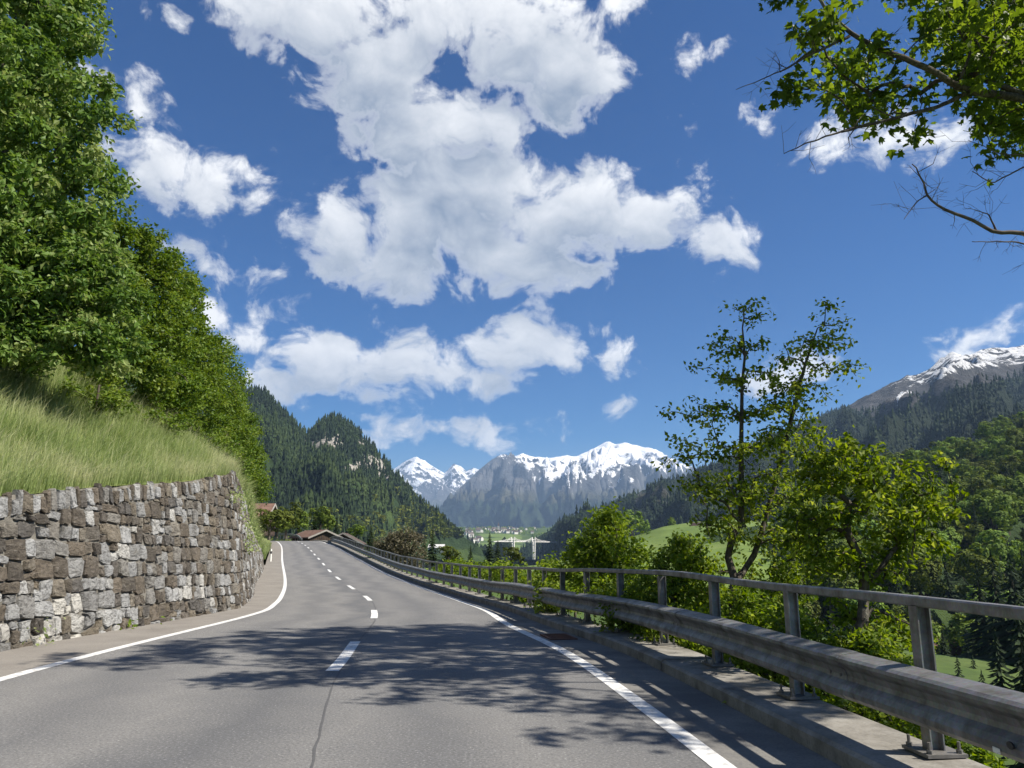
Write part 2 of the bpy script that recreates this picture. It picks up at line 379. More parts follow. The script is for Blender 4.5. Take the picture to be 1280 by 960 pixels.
pw = W.n('ShaderNodeVectorMath', {0: pw, 1: (.035, .025, 0)}, operation='SUBTRACT').outputs[0]
def field(p, bl, k, soft):
    prev = None
    for a0, e0, ra, re in bl:
        r = min(ra * math.cos(e0), re); g = 1.0 + k / r
        q = W.n('ShaderNodeVectorMath', {0: p, 1: (1 / ra, 1 / re, 0), 2: (-a0 / ra, -e0 / re, 0)}, operation='MULTIPLY_ADD').outputs[0]
        ln = W.n('ShaderNodeVectorMath', {0: q}, operation='LENGTH').outputs['Value']
        sd = W.math('MULTIPLY_ADD', ln, r, -r * g)
        prev = sd if prev is None else (W.math('SMOOTH_MIN', prev, sd, soft) if soft else W.math('MINIMUM', prev, sd))
    return prev
sd0 = field(pw, blobs, .0105, .006)
up = W.n('ShaderNodeVectorMath', {0: pw, 1: (.010, .050, 0)}, operation='ADD').outputs[0]
sd1 = field(up, [b for b in blobs if min(b[2], b[3]) > .026], .0125, .016)      # the cloud a little towards the sun
sc = W.n('ShaderNodeVectorMath', {0: pw, 1: (1.0, 1.25, 1), 2: (0, 0, 0)}, operation='MULTIPLY_ADD').outputs[0]
f0 = W.n('ShaderNodeTexNoise', {'Vector': sc, 'Scale': 17.0, 'Detail': 9.0, 'Roughness': .62}, **n2).outputs['Fac']
vo = W.n('ShaderNodeTexVoronoi', {'Vector': sc, 'Scale': 19.0, 'Detail': 3.0, 'Roughness': .55, 'Lacunarity': 2.2}, voronoi_dimensions='2D', feature='F1').outputs['Distance']
puff = W.math('SUBTRACT', .45, vo)
edge = W.math('ADD', W.math('MULTIPLY', W.math('SUBTRACT', f0, .5), .088), W.math('MULTIPLY', puff, .016))
dens = W.math('MULTIPLY', W.math('SUBTRACT', edge, sd0), 33.0)       # about 1 at 30 mrad inside the edge
alpha = W.ramp(W.math('MULTIPLY', dens, .5), [(.0, 0), (.08, .10), (.20, .50), (.36, .93), (.5, 1)], 'LINEAR')
lit = W.math('MULTIPLY', W.math('SUBTRACT', sd1, W.math('MULTIPLY', edge, .55)), 26.0)                                 # rising where the sunward side is open
body = W.ramp(W.math('MULTIPLY_ADD', lit, .25, .5), [(.0, .06), (.18, .28), (.42, .68), (.62, .96), (.78, 1.0)], 'EASE')
lum = W.math('ADD', W.math('MULTIPLY_ADD', puff, .30, body), W.math('MULTIPLY', W.math('SUBTRACT', f0, .5), .35))
thin = W.ramp(W.math('MULTIPLY', dens, .5), [(.1, 1), (.5, 0)])
lum = W.math('MAXIMUM', lum, W.math('MULTIPLY', thin, .86), clamp=True)
cc = W.mix(lum, (.24, .30, .40), (.98, .98, .98))
cbg = W.n('ShaderNodeBackground', {'Color': cc, 'Strength': .58})
sbg = W.n('ShaderNodeBackground', {'Color': skyc, 'Strength': SKY_STRENGTH})
mx = W.n('ShaderNodeMixShader', {0: alpha, 1: sbg.outputs[0], 2: cbg.outputs[0]})
W.t.links.new(mx.outputs[0], wo.inputs['Surface'])
# ------------------------------------------------------------------ road lines in plan: X of each line at distance Y
ROADZ = curve([(-40, 0), (10, 0), (20, -.15), (28, -.3), (36, -.35), (49, -.2), (73, .55), (112, 2.05), (130, 2.6), (150, 2.8), (200, 2.0)])
LEFT = curve([(-40, -4.9), (-10, -5.2), (0, -5.6), (9.6, -6.05), (15, -6.3), (21, -6.75), (26, -7.8), (33, -9.6), (42, -12.1), (67, -19.6), (112, -33.2), (130, -39.5), (145, -46.5), (160, -57), (175, -72)])
RIGHT = curve([(-40, 2.8), (-10, 2.4), (0, 1.95), (5.8, 1.48), (11.5, .85), (16.8, -.05), (22.2, -.75), (28, -1.9), (35, -3.6), (49, -7.5), (73, -14.4), (112, -26.2), (130, -32.4), (145, -39), (160, -49), (175, -63)])
CENTRE = curve([(-40, -1.0), (-10, -1.5), (0, -1.75), (10.1, -2.24), (13.5, -2.62), (18.8, -3.25), (22, -3.8), (28, -5.0), (35, -6.85), (49, -10.95), (73, -17.95), (112, -29.8), (130, -36), (145, -42.6), (160, -53), (175, -67)])
GUT = curve([(-40, .85), (12, .85), (17, .78), (22, .6), (30, .5), (60, .45), (175, .45)])
KERB = lambda y: RIGHT(y) + GUT(y)
WALL = curve([(-10, -6.8), (0, -7.05), (6, -7.35), (12.2, -7.7), (18.8, -7.85), (22.6, -7.95), (26, -8.75), (30.8, -10.1), (40, -13.0), (55, -17.4), (64, -20.2)])
WALLH = curve([(-10, 1.2), (0, 1.3), (6, 1.65), (12, 2.35), (15.5, 2.85), (18.8, 3.25), (22.6, 3.85), (25, 4.2), (27, 4.1), (31, 3.45), (40, 2.9), (50, 2.0), (58, 1.2), (64, .7)])
ys_all = np.concatenate([np.arange(-14, 60, .5), np.arange(60, 176, 1.5)])
def strip(name, fa, fb, ys, ncol, zo, mat, parent=None, zfun=None, attrs=True):
    ys = np.asarray(ys, float); t = np.linspace(0, 1, ncol)
    X = fa(ys)[:, None] * (1 - t) + fb(ys)[:, None] * t
    Z = np.broadcast_to((ROADZ(ys) + zo)[:, None], X.shape) if zfun is None else zfun(ys, t)
    V = np.stack([X, np.broadcast_to(ys[:, None], X.shape), Z], -1).reshape(-1, 3)
    Fq = grid_faces(len(ys), ncol)[:, ::-1]
    return make(name, V, Fq, mat, parent, True, attrs={'lat': np.broadcast_to(t[None], X.shape)})
road = strip('road', LEFT, RIGHT, ys_all, 25, 0.0, M['asphalt']); tag(road, kind='structure')
sh = strip('shoulder', lambda y: np.where(y < 63, np.minimum(WALL(np.minimum(y, 63)), LEFT(y) - .8) - .25, LEFT(y) - 1.3), lambda y: LEFT(y) + .05, ys_all, 6, -.006, M['shoulder']); tag(sh, kind='structure')
gt = strip('gutter', lambda y: RIGHT(y) - .05, lambda y: KERB(y) + .05, ys_all, 6, -.006, M['gutter']); tag(gt, kind='structure')
def mark(name, f, w, ys, taper=False):
    return strip(name, lambda y: f(y) - w / 2, lambda y: f(y) + w / 2, ys, 2, .004, M['paint'], road)
mark('edge_line', lambda y: LEFT(y) + .08, .17, ys_all)
mark('edge_line', lambda y: RIGHT(y) + .0, .17, ys_all)
cy_ = np.linspace(-14, 150, 4000); cs = np.concatenate([[0], np.cumsum(np.hypot(np.diff(CENTRE(cy_)), np.diff(cy_)))])
s0 = float(np.interp(10.1, cy_, cs))
for k in range(-2, 15):
    a, b = s0 + 8.95 * k, s0 + 8.95 * k + 3.35
    y0, y1 = float(np.interp(a, cs, cy_)), float(np.interp(b, cs, cy_))
    if y1 < 140: mark('centre_dash', CENTRE, .17, np.linspace(y0, y1, 5))
# bitumen seam along the middle of the road and two cross joints
sy = np.linspace(3.2, 13.3, 30); sw = .011 + .008 * vnoise(sy * 1.7, sy * 0, 3)
sxf = curve([(3.2, -.98), (5.5, -1.35), (7.5, -1.72), (9.2, -2.02), (10.4, -2.18), (13.3, -2.52)])
wob = lambda y: .022 * vnoise(np.asarray(y) * 2.3, np.asarray(y) * 0 + 5, 9)
strip('joint_seam', lambda y: sxf(y) + wob(y) - sw, lambda y: sxf(y) + wob(y) + sw, sy, 2, .0025, M['seam'], road)
for k, (ya, yb) in enumerate([(13.6, 18.6), (22.2, 27.4), (31, 36)]):
    sy2 = np.linspace(ya, yb, 14); w2 = .016 + .008 * vnoise(sy2 * 2, sy2 * 0, 4 + k)
    strip('joint_seam', lambda y: CENTRE(y) + .05 + wob(y) - w2, lambda y: CENTRE(y) + .05 + wob(y) + w2, sy2, 2, .0025, M['seam'], road)
# drain grate in the gutter
gy = 14.2; gx = float(RIGHT(gy) + .42); gz = float(ROADZ(gy))
gr = empty('drain_grate', (gx, gy, gz), 'rusty iron drain grate in the gutter beside the white edge line', 'drain grate')
gr.rotation_euler = (0, 0, math.atan2(float(RIGHT(gy - .5) - RIGHT(gy + .5)), 1.0))
fb = Bag()
for b_ in ((-.24, .24, -.42, -.37), (-.24, .24, .37, .42), (-.24, -.20, -.37, .37), (.20, .24, -.37, .37)): fb.add(boxv(*b_, -.01, .018), BOXF)
fb.make('frame', M['rust'], gr)
make('pit_shade', boxv(-.2, .2, -.37, .37, -.012, .002), BOXF, M['black'], gr)  # shallow black slab painted in for the shade below the bars
for i in range(9): make('bar', boxv(-.2, .2, -.355 + i * .082, -.325 + i * .082, .003, .016), BOXF, M['rust'], gr)
# a fallen leaf in the gutter
lf = make('fallen_leaf', np.array([[0, 0, .0], [.05, .03, .03], [.11, 0, .02], [.05, -.035, .025]]) * .9 + np.array([0, 0, 0]), np.array([[0, 1, 2, 3]]), M['shrub_leaf'], attrs={'rnd': [.95] * 4})
lf.location = (float(KERB(8.05)) - .05, 8.05, float(ROADZ(8.05)) + .004); tag(lf, 'single pale green fallen leaf lying against the kerb', 'leaf')

# ------------------------------------------------------------------ kerb of cast concrete lengths
kerb = empty('kerb', (0, 0, 0), kind='structure')
ky = np.linspace(-12, 150, 4000); kl = np.concatenate([[0], np.cumsum(np.hypot(np.diff(KERB(ky)), np.diff(ky)))])
KT = .13
def sweep(name, prof, ys, base, mat, parent, closed=True, smooth_=False, zf=ROADZ, cap=True):
    ys = np.asarray(ys, float); X0 = base(ys); e = .05
    dx = (base(ys + e) - base(ys - e)) / (2 * e); ln = np.hypot(dx, 1); nx, ny = 1 / ln, -dx / ln     # unit normal to the right
    prof = np.asarray(prof, float); n = len(prof)
    V = np.stack([X0[:, None] + nx[:, None] * prof[None, :, 0], ys[:, None] + ny[:, None] * prof[None, :, 0], zf(ys)[:, None] + prof[None, :, 1] + 0 * nx[:, None]], -1).reshape(-1, 3)
    Fs = [grid_faces(len(ys), n, closed)]
    o_ = len(V)
    if cap and closed:
        return make(name, V, Fs + [np.array([list(range(n))]), np.array([list(range(o_ - 1, o_ - n - 1, -1))])], mat, parent, smooth_)
    return make(name, V, Fs, mat, parent, smooth_)
L0 = 0.0; k = 0
while L0 < kl[-1] - 1:
    ln_ = 7.6 if k else 7.0; y0, y1 = np.interp(L0 + .012, kl, ky), np.interp(min(L0 + ln_, kl[-1]) - .012, kl, ky)
    dz = .006 * math.sin(k * 2.3)
    sweep('kerb_segment', [(0.0, -.10), (.0, KT - .025 + dz), (.03, KT + dz), (.66, KT + .012 + dz), (.68, KT - .01 + dz), (.70, -.45)], np.linspace(y0, y1, 14), KERB, M['concrete'], kerb)
    L0 += ln_; k += 1

# ------------------------------------------------------------------ guardrail: handrail, deep beam, posts on bolted plates
RAIL = lambda y: KERB(y) + .52
rail = empty('guardrail', (float(RAIL(4)), 4.0, 0), 'long grey galvanised guardrail with handrail and deep beam on the concrete kerb', 'guardrail')
rly = np.linspace(-2, 131, 4000); rll = np.concatenate([[0], np.cumsum(np.hypot(np.diff(RAIL(rly)), np.diff(rly)))])
ENDL = float(np.interp(120, rly, rll))
RZ = lambda y: ROADZ(y) + KT - smooth(112, 124, y) * .55
ysr = np.concatenate([np.arange(-2, 40, .4), np.arange(40, 121.1, 1.0)])
hw, hh, c_ = .045, .036, .010
prof_h = [(-hw, -hh + c_), (-hw, hh - c_), (-hw + c_, hh), (hw - c_, hh), (hw, hh - c_), (hw, -hh + c_), (hw - c_, -hh), (-hw + c_, -hh)]
WAV = lambda y: .012 * np.sin(np.asarray(y) * .55 + 1) + .007 * np.sin(np.asarray(y) * 1.3)
local(sweep('handrail', [(a, b + 1.007) for a, b in prof_h], ysr, RAIL, M['steel'], rail, zf=lambda y: RZ(y) + WAV(y)), rail)
# beam section, road side negative: flat sloped top, hollow face with a groove, rounded lower roll
prof_b = [(-.10, .625), (-.235, .605), (-.262, .590), (-.266, .570), (-.250, .548), (-.212, .520), (-.196, .480), (-.204, .452), (-.238, .425), (-.258, .395), (-.255, .362), (-.225, .335), (-.18, .325), (-.10, .335), (-.11, .36), (-.18, .345), (-.215, .355), (-.238, .375), (-.238, .392), (-.222, .41), (-.188, .435), (-.178, .48), (-.195, .53), (-.235, .56), (-.24, .58), (-.10, .60)]
prof_b = [(a * 1.06, .235 + (b - .325) * 1.16) for a, b in prof_b]
beam = local(sweep('beam', prof_b, ysr, RAIL, M['steel'], rail, zf=lambda y: RZ(y) + .6 * WAV(np.asarray(y) + 2)), rail)
for sy_ in np.arange(6.3, 60, 4.0):                      # lap joints of the beam, with bolts
    j = sweep('splice', [(a - .004 if a < -.15 else a, b + (.004 if b > .5 else -.004)) for a, b in prof_b[:14]] + [(-.12, .24)], np.linspace(sy_, sy_ + .3, 4), RAIL, M['steel'], rail, zf=lambda y: RZ(y) + .6 * WAV(np.asarray(y) + 2)); local(j, rail)
    if sy_ < 30:
        for by, bz in ((.07, .40), (.23, .40), (.07, .30), (.23, .30)):
            yy = sy_ + by; bb = boxv(-.012, .012, -.012, .012, -.012, .012)
            o = make('bolt', bb, BOXF, M['plate'], beam); o.location = (float(RAIL(yy)) - .215 - (.04 if bz < .35 else 0), yy, float(RZ(yy)) + bz)
zz_ = float(RZ(4.58)); xx_ = float(RAIL(4.58))
o = make('sticker', boxv(-.003, .003, -.03, .03, -.014, .014), BOXF, M['reflector'], rail); o.location = (xx_ - .282 - rail.location.x, 4.58 - rail.location.y, zz_ + .275)
V_, F_ = tube([(-.004, 0, 0), (.006, 0, 0)], .02, 10); V_[:, 1] *= 1.5; o = make('slot_shade', V_, F_, M['black'], rail); o.location = (xx_ - .268 - rail.location.x, 4.47 - rail.location.y, zz_ + .325)  # black disc on the face, painted in for the dark inside a slot
def ibeam(w, d, t, z0, z1):
    b = Bag()
    b.add(boxv(-d / 2, -d / 2 + t, -w / 2, w / 2, z0, z1), BOXF); b.add(boxv(d / 2 - t, d / 2, -w / 2, w / 2, z0, z1), BOXF)
    b.add(boxv(-d / 2 + t, d / 2 - t, -t * .4, t * .4, z0, z1), BOXF); return b
post_me = ibeam(.10, .10, .010, .03, .972).make('post', M['steel']).data
brk_me = Bag().add(boxv(-.20, -.05, -.04, .04, .28, .52), BOXF).add(boxv(-.20, -.05, -.045, .045, .36, .42), BOXF).make('bracket', M['steel']).data
pl_me = make('base_plate', boxv(-.14, .14, -.15, .15, .012, .034), BOXF, M['plate']).data
bt = Bag(); V_, F_ = tube([(0, 0, .03), (0, 0, .105)], .011, 7); bt.add(V_, F_); V_, F_ = tube([(0, 0, .034), (0, 0, .056)], .021, 6); bt.add(V_, F_)
bt_me = bt.make('anchor_bolt', M['plate']).data
for o in list(COL.objects):
    if o.name in ('post', 'bracket', 'base_plate', 'anchor_bolt'): bpy.data.objects.remove(o)
def link(name, me, parent, loc=(0, 0, 0), rz=0):
    o = bpy.data.objects.new(name, me); COL.objects.link(o); o.parent = parent; o.location = loc; o.rotation_euler = (0, 0, rz); return o
sA = float(np.interp(5.62, rly, rll)); n_post = 0
for k in range(-3, 62):
    s = sA + 2.02 * k
    if s > ENDL - .5: break
    y = float(np.interp(s, rly, rll * 0 + rly)) if False else float(np.interp(s, rll, rly))
    ang = math.atan2(float(RAIL(y - .2) - RAIL(y + .2)), .4)
    p = link('post', post_me, rail, (float(RAIL(y)) - rail.location.x, y - rail.location.y, float(RZ(y))), ang)
    link('bracket', brk_me, p)
    if y < 60: link('base_plate', pl_me, p)
    if y < 24:
        for a in (-.105, .105):
            for b in (-.115, .115): link('anchor_bolt', bt_me, p, (a, b, 0))
# far guardrail on the outside of the bend
fr = empty('guardrail', (-53, 150, 2.8), 'short distant guardrail along the road bend beside the barn roofs', 'guardrail')
pts = [at(349, 667.5, 150), at(362, 668, 146), at(372, 669.5, 142), at(378, 674.5, 139)]
pts = [np.array(p) for p in pts]
bb = Bag()
P = np.array([p for p in pts]); 
for dz, hh_ in ((0, .16),):
    A = P - [0, 0, hh_]; Bq = P + [0, 0, hh_]
    off = np.array([.10, .10, 0])
    V = np.concatenate([np.stack([A[i] - off, A[i] + off, Bq[i] + off, Bq[i] - off]) for i in range(len(P))])
    bb.add(V, [grid_faces(len(P), 4, True), np.array([[0, 1, 2, 3]]), np.array([[12, 15, 14, 13]])])
local(bb.make('beam', M['steel']), fr)
for t in np.linspace(.05, .8, 8):
    i = t * (len(P) - 1); k = int(i); q = P[k] * (1 - i + k) + P[k + 1] * (i - k)
    o = make('post', boxv(-.06, .06, -.06, .06, -.95, .0), BOXF, M['steel'], fr); o.location = Vector(q) - Vector(fr.location)

# ------------------------------------------------------------------ retaining wall: mortar core, stones laid one by one
wally = np.linspace(-8, 63, 6000); wl = np.concatenate([[0], np.cumsum(np.hypot(np.diff(WALL(wally)), np.diff(wally)))])
BAT = .13
def wpt(u, v, d):
    """u metres along the wall foot, v metres up, d metres proud of the core face"""
    y = np.interp(u, wl, wally); dx = (WALL(y + .05) - WALL(y - .05)) / .1; ln = np.hypot(dx, 1); nx, ny = 1 / ln, -dx / ln
    o = d - BAT * v
    return np.stack([WALL(y) + nx * o, y + ny * o, ROADZ(y) - .06 + v], -1)
wall = empty('retaining_wall', tuple(wpt(np.float64(20.), np.float64(0.), np.float64(0.))), 'grey and brown rubble stone retaining wall below the grassy bank', 'wall')
uu = np.arange(0, wl[-1], .25); vv = np.linspace(-.2, 1, 14)
HU = lambda u: WALLH(np.interp(u, wl, wally)) + .05 * vnoise(np.asarray(u, float) * .9, np.asarray(u, float) * 0, 21)
H_ = HU(uu)
core = []
for v in vv: core.append(wpt(uu, np.where(v < 0, v, v * (H_ - .03)), 0.03 * vnoise(uu * 2.2, uu * 0 + v * 9, 5)))
core.append(wpt(uu, H_ - .03, -.55)); core = np.stack(core, 1)
local(make('mortar_core', core.reshape(-1, 3), grid_faces(len(uu), core.shape[1])[:, ::-1], M['mortar'], wall, True), wall)
rs = random.Random(11); stones = []
def split(u0, u1, v0, v1, out):
    w, h = u1 - u0, v1 - v0
    if w > .70 or (w > .42 and w > h * 1.6 and rs.random() < .75):
        c = u0 + w * rs.uniform(.32, .68); split(u0, c, v0, v1, out); split(c, u1, v0, v1, out)
    elif h > .56 or (h > .32 and h > w * .95 and rs.random() < .72):
        c = v0 + h * rs.uniform(.35, .65); split(u0, u1, v0, c, out); split(u0, u1, c, v1, out)
    else: out.append((u0, u1, v0, v1))
v0 = -.12; rows = []
while v0 < 4.4:
    h = rs.uniform(.50, .68); rows.append((v0, v0 + h)); v0 += h
for ri, (a, b) in enumerate(rows):
    u = -rs.random()
    while u < wl[-1]:
        w = rs.uniform(.55, 1.15); split(u, u + w, a, b, stones); u += w
body = []
for (u0, u1, a, b) in stones:
    uc = (u0 + u1) / 2
    if uc < .3 or uc > wl[-1] - .4: continue
    top = float(HU(np.float64(uc))) - .36
    if a > top - .07: continue
    b = min(b, top) if b > top - .10 else b
    body.append((u0, u1, a, b, 0))
u = .3
while u < wl[-1] - .5:                                   # coping of narrow upright stones
    w = rs.uniform(.11, .26); h = float(HU(np.float64(u + w / 2)))
    body.append((u, u + w, h - .36, h + rs.uniform(-.10, .06), 1)); u += w
def stone_mesh(u0, u1, a, b, kind):
    g = .007; u0 += g; u1 -= g; a += g; b -= g
    w, h = u1 - u0, b - a; cu, cv = (u0 + u1) / 2, (a + b) / 2
    j = min(.30, .065 / max(.05, min(w, h)))
    ring = []
    for (sx_, sy_) in ((-1, -.70), (-1, .70), (-.72, 1), (.72, 1), (1, .70), (1, -.70), (.72, -1), (-.72, -1)):
        ring.append(((sx_ + rs.uniform(-j, j) * 1.1) * w / 2, (sy_ + rs.uniform(-j, j) * 1.1) * h / 2))
    R = np.array(ring); R[:, 0] = np.clip(R[:, 0], -w / 2 - .008, w / 2 + .008); R[:, 1] = np.clip(R[:, 1], -h / 2 - .008, h / 2 + .008)
    ra_ = rs.uniform(-.09, .09); R = R @ np.array([[math.cos(ra_), -math.sin(ra_)], [math.sin(ra_), math.cos(ra_)]])
    # soften or square the corners a little per stone
    d = rs.uniform(.028, .085) if not kind else rs.uniform(.03, .07)
    tilt = (rs.uniform(-.15, .15), rs.uniform(-.13, .13))
    k1, k2 = rs.uniform(.90, .97), rs.uniform(.60, .80)
    U, Vv, D = [], [], []
    for s_, dep in ((1.0, -.06), (1.0, d * .45), (k1, d * .86), (k2, d)):
        U += list(cu + R[:, 0] * s_); Vv += list(cv + R[:, 1] * s_)
        D += [dep + (tilt[0] * x + tilt[1] * y + rs.uniform(-.016, .016) if dep > 0 else 0) for x, y in R * s_]
    U.append(cu + rs.uniform(-.1, .1) * w); Vv.append(cv + rs.uniform(-.1, .1) * h); D.append(d + rs.uniform(-.006, .018))
    V = wpt(np.array(U), np.array(Vv), np.array(D))
    k = np.arange(8); k2_ = (k + 1) % 8
    Fq = np.concatenate([np.stack([r * 8 + k, r * 8 + k2_, r * 8 + 8 + k2_, r * 8 + 8 + k], -1) for r in range(3)])
    Ft = np.stack([24 + k, 24 + k2_, np.full(8, 32)], -1)
    return V, Fq[:, ::-1], Ft[:, ::-1]
recs = []
for s in body:
    V, Fq, Ft = stone_mesh(*s); px, py = proj(V)
    inview = (px.max() > -10) and V[:, 1].mean() > 4
    area = (np.ptp(px) * np.ptp(py)) if inview else 0
    # pale limestones gather low on the near part of the wall and here and there above
    uc, vc = (s[0] + s[1]) / 2, (s[2] + s[3]) / 2
    yb = float(np.interp(uc, wl, wally))
    r = rs.random() * .82
    if rs.random() < .22: r = rs.uniform(.74, .95)
    if vc < .85 and yb < 16 and rs.random() < .45: r = rs.uniform(.86, 1.0)
    if 30 < yb and rs.random() < .2: r = rs.uniform(.6, .9)
    recs.append((area, V, Fq, Ft, r))
recs.sort(key=lambda q: -q[0])
rest = Bag()
for i, (area, V, Fq, Ft, r) in enumerate(recs):
    if i < 300:
        o = make('stone', V, [Fq, Ft], M['stone'], wall, False, attrs={'rnd': np.full(len(V), r)}); local(o, wall)
    else: rest.add(V, [Fq, Ft], r)
o = local(rest.make('wall_stones', M['stone'], wall, False), wall); o['kind'] = 'stuff'
# ------------------------------------------------------------------ the valley: one ground sheet out to the horizon
VALZ = curve([(0, -44), (400, -46), (1200, -42), (2200, -34), (3000, 15), (3600, 70), (4300, 105), (8000, 190), (14000, 290), (26000, 400)])
def terrain(x, y):
    x = np.asarray(x, float); y = np.asarray(y, float); r = np.hypot(x, y)
    yc = np.clip(y, -40, 172); s = x - (KERB(yc) + .68); zr_ = ROADZ(yc)
    k = np.interp(yc, [-40, 55, 105, 140], [.72, .62, .30, .22])
    fall = 45 * (1 - np.exp(-np.maximum(s, 0) * k / 45))
    d = np.maximum(LEFT(yc) - 1.4 - x, 0)
    near = zr_ - .42 - fall + np.where(d > 0, -1.2 + .33 * np.minimum(d, 160), 0) - .9 * smooth(.5, 3, -s) * (d <= 0)
    near = near + .35 * fbm(x * .15, y * .15, 3, 5) * smooth(1, 6, s)
    far = VALZ(r) + 5 * fbm(x * .004, y * .004, 4, 6) + np.maximum(0, -x - .25 * np.maximum(y, 0)) * .15 * smooth(150, 500, r)
    w = smooth(135, 260, y) * smooth(-80, 40, s + (y - 135) * .4) + smooth(260, 420, y); w = np.clip(w, 0, 1)
    w = np.maximum(w, smooth(140, 320, np.abs(x)))
    return near * (1 - w) + far * w
ph = np.radians(np.concatenate([np.arange(-180, -52, 4), np.arange(-52, 52, .42), np.arange(52, 181, 4)])); rr_ = np.concatenate([[.5, 1.2, 2], np.geomspace(3, 26000, 210)])
X = rr_[:, None] * np.sin(ph)[None]; Y = rr_[:, None] * np.cos(ph)[None]
g_ = make('ground', np.stack([X, Y, terrain(X, Y)], -1).reshape(-1, 3), grid_faces(len(rr_), len(ph))[:, ::-1], M['ground'], smooth_=True); tag(g_, kind='structure')

def interp_px(pts, px):
    a = np.array(pts, float); return np.interp(px, a[:, 0], a[:, 1]), np.interp(px, a[:, 0], a[:, 2])
def atv(px, py, D):
    xc, yc = (px - 640) / F, (480 - py) / F; dy = CT - ST * yc; t = D / dy
    return np.stack([xc * t, D + 0 * t, EYE + (ST + CT * yc) * t], -1)
def ridge(crest, foot_, ns, nt, amp, scale, prof=1.0, jag=0, nback=8, back=.5, seed=1, gully=1.0, warp=.25, jagscale=None):
    """a slope from foot line to crest line (each px, py, distance), with spurs and gullies, and its far side"""
    px0, px1 = crest[0][0], crest[-1][0]; s = np.linspace(px0, px1, ns)
    cyp, cd = interp_px(crest, s); Cc = atv(s, cyp, cd)
    fs = foot_[0][0] + (s - px0) / (px1 - px0) * (foot_[-1][0] - foot_[0][0]); fyp, fd = interp_px(foot_, fs); Ff = atv(fs, fyp, fd)
    t = np.linspace(0, 1, nt); P = Ff[:, None] * (1 - t)[None, :, None] + Cc[:, None] * t[None, :, None]
    P[..., 2] = Ff[:, None, 2] + (Cc[:, None, 2] - Ff[:, None, 2]) * (t ** prof)[None]
    along = np.concatenate([[0], np.cumsum(np.linalg.norm(np.diff(Cc[:, :2], axis=0), axis=1))])[:, None] / scale
    down = (t * np.linalg.norm(Cc - Ff, axis=1).mean() / scale)[None]
    al = along + warp * fbm(along * 1.0, down * 1.0, 3, seed + 3)
    n = ridged(al * 1.0, down * .45 * gully, 6, seed) - .9
    env = np.sin(np.pi * np.clip(t, 0, 1)) ** .8 * (1 - .55 * t)
    P[..., 2] += amp * n * env[None]
    if jag: P[..., 2] += jag * (ridged(along * (scale / (jagscale or scale)) * 4, down * 2, 4, seed + 9) - .8) * smooth(.55, 1, t)[None]
    B = []
    top = P[:, -1]; dv = (Cc - Ff)[:, :2]; dv = dv / np.linalg.norm(dv, axis=1)[:, None]; Ln = np.linalg.norm((Cc - Ff)[:, :2], axis=1)
    for k in range(1, nback + 1):
        q = top.copy(); q[:, :2] += dv * (Ln * back * k / nback)[:, None]; q[:, 2] -= (Cc[:, 2] - Ff[:, 2]).clip(0) * .9 * (k / nback) ** 1.2; B.append(q)
    return np.concatenate([P, np.stack(B, 1)], 1), nt
def ridge_obj(name, G, mat, **attrs):
    return tag(make(name, G.reshape(-1, 3), grid_faces(G.shape[0], G.shape[1]), mat, smooth_=True, attrs=attrs), kind='structure')
def blobmask(px, py, L, base=0.0):
    m = np.full(np.shape(px), base)
    for x, y, rx, ry, v in L: m = m + (v - m) * smooth(1.25, .6, np.hypot((px - x) / rx, (py - y) / ry))
    return m

# wooded mountainside closing the valley on the left
CREST_L = [(60,430,1500),(240,474,1600),(305,489,1700),(330,493,1700),(355,516,1720),(376,540,1750),(386,544,1780),(396,534,1790),(408,526,1800),(422,523,1820),(436,530,1820),(455,550,1800),(475,572,1780),(492,592,1740),(510,612,1680),(530,632,1600),(550,650,1520),(566,663,1450),(610,690,1350)]
FOOT_L = [(-150,690,420),(300,686,620),(400,688,740),(480,694,860),(560,700,1050),(640,705,1200)]
GL, ntl = ridge(CREST_L, FOOT_L, 150, 70, 55, 260, 1.15, 0, seed=3, gully=1.2)
pxl, pyl = proj(GL)
rockL = blobmask(pxl, pyl, [(402,556,30,11,.9),(410,548,18,9,.95),(452,556,8,10,.85),(441,588,16,10,.85),(462,580,22,16,.62),(478,590,12,16,.7),(321,502,8,5,.7),(545,662,10,6,.8)], .02)
ridge_obj('hill', GL, M['hill'], rock=rockL)
# snow peaks at the head of the valley
GS, nts = ridge([(380,640,17250),(440,615,17250),(480,592,17250),(500,580,17250),(512,574,17250),(520,571,17250),(532,577,17250),(545,584,17250),(556,590,17250),(562,584,17250),(567,579,17250),(576,584,17250),(583,589,17250),(592,584,17250),(600,588,17250),(612,600,17250),(660,625,17250),(760,650,17250)],
                [(330,668,13800),(560,668,13800),(800,668,13800)], 220, 90, 600, 1900, 1.0, 34, seed=11, jagscale=2200, warp=.5)
pxs, pys = proj(GS)
ridge_obj('mountain', GS, M['mountain'], snow=np.clip(.22 + (620 - pys) / 38 * .40, -.6, .92), wood=np.clip((pys - 628) / 22, 0, .8), low=np.clip((pys - 605) / 40, 0, 1))
GM, ntm = ridge([(500,676,11160),(535,655,11470),(560,628,11780),(580,606,12090),(600,586,12400),(615,573,12555),(630,567,12710),(642,569,12865),(652,567,12865),(668,571,13020),(690,572,13175),(705,570,13330),(722,570,13485),(735,564,13640),(748,556,13795),(757,551,13950),(768,554,13950),(780,553,13950),(800,558,13950),(820,562,13795),(845,578,13330),(870,586,12865),(900,592,12400),(980,585,11625),(1080,560,11160),(1200,540,10850)],
                [(520,668,8680),(640,668,7750),(760,668,7440),(1250,668,7440)], 340, 150, 620, 1500, 1.05, 26, seed=23, jagscale=1700, warp=1.1, gully=2.0)
pxm, pym = proj(GM)
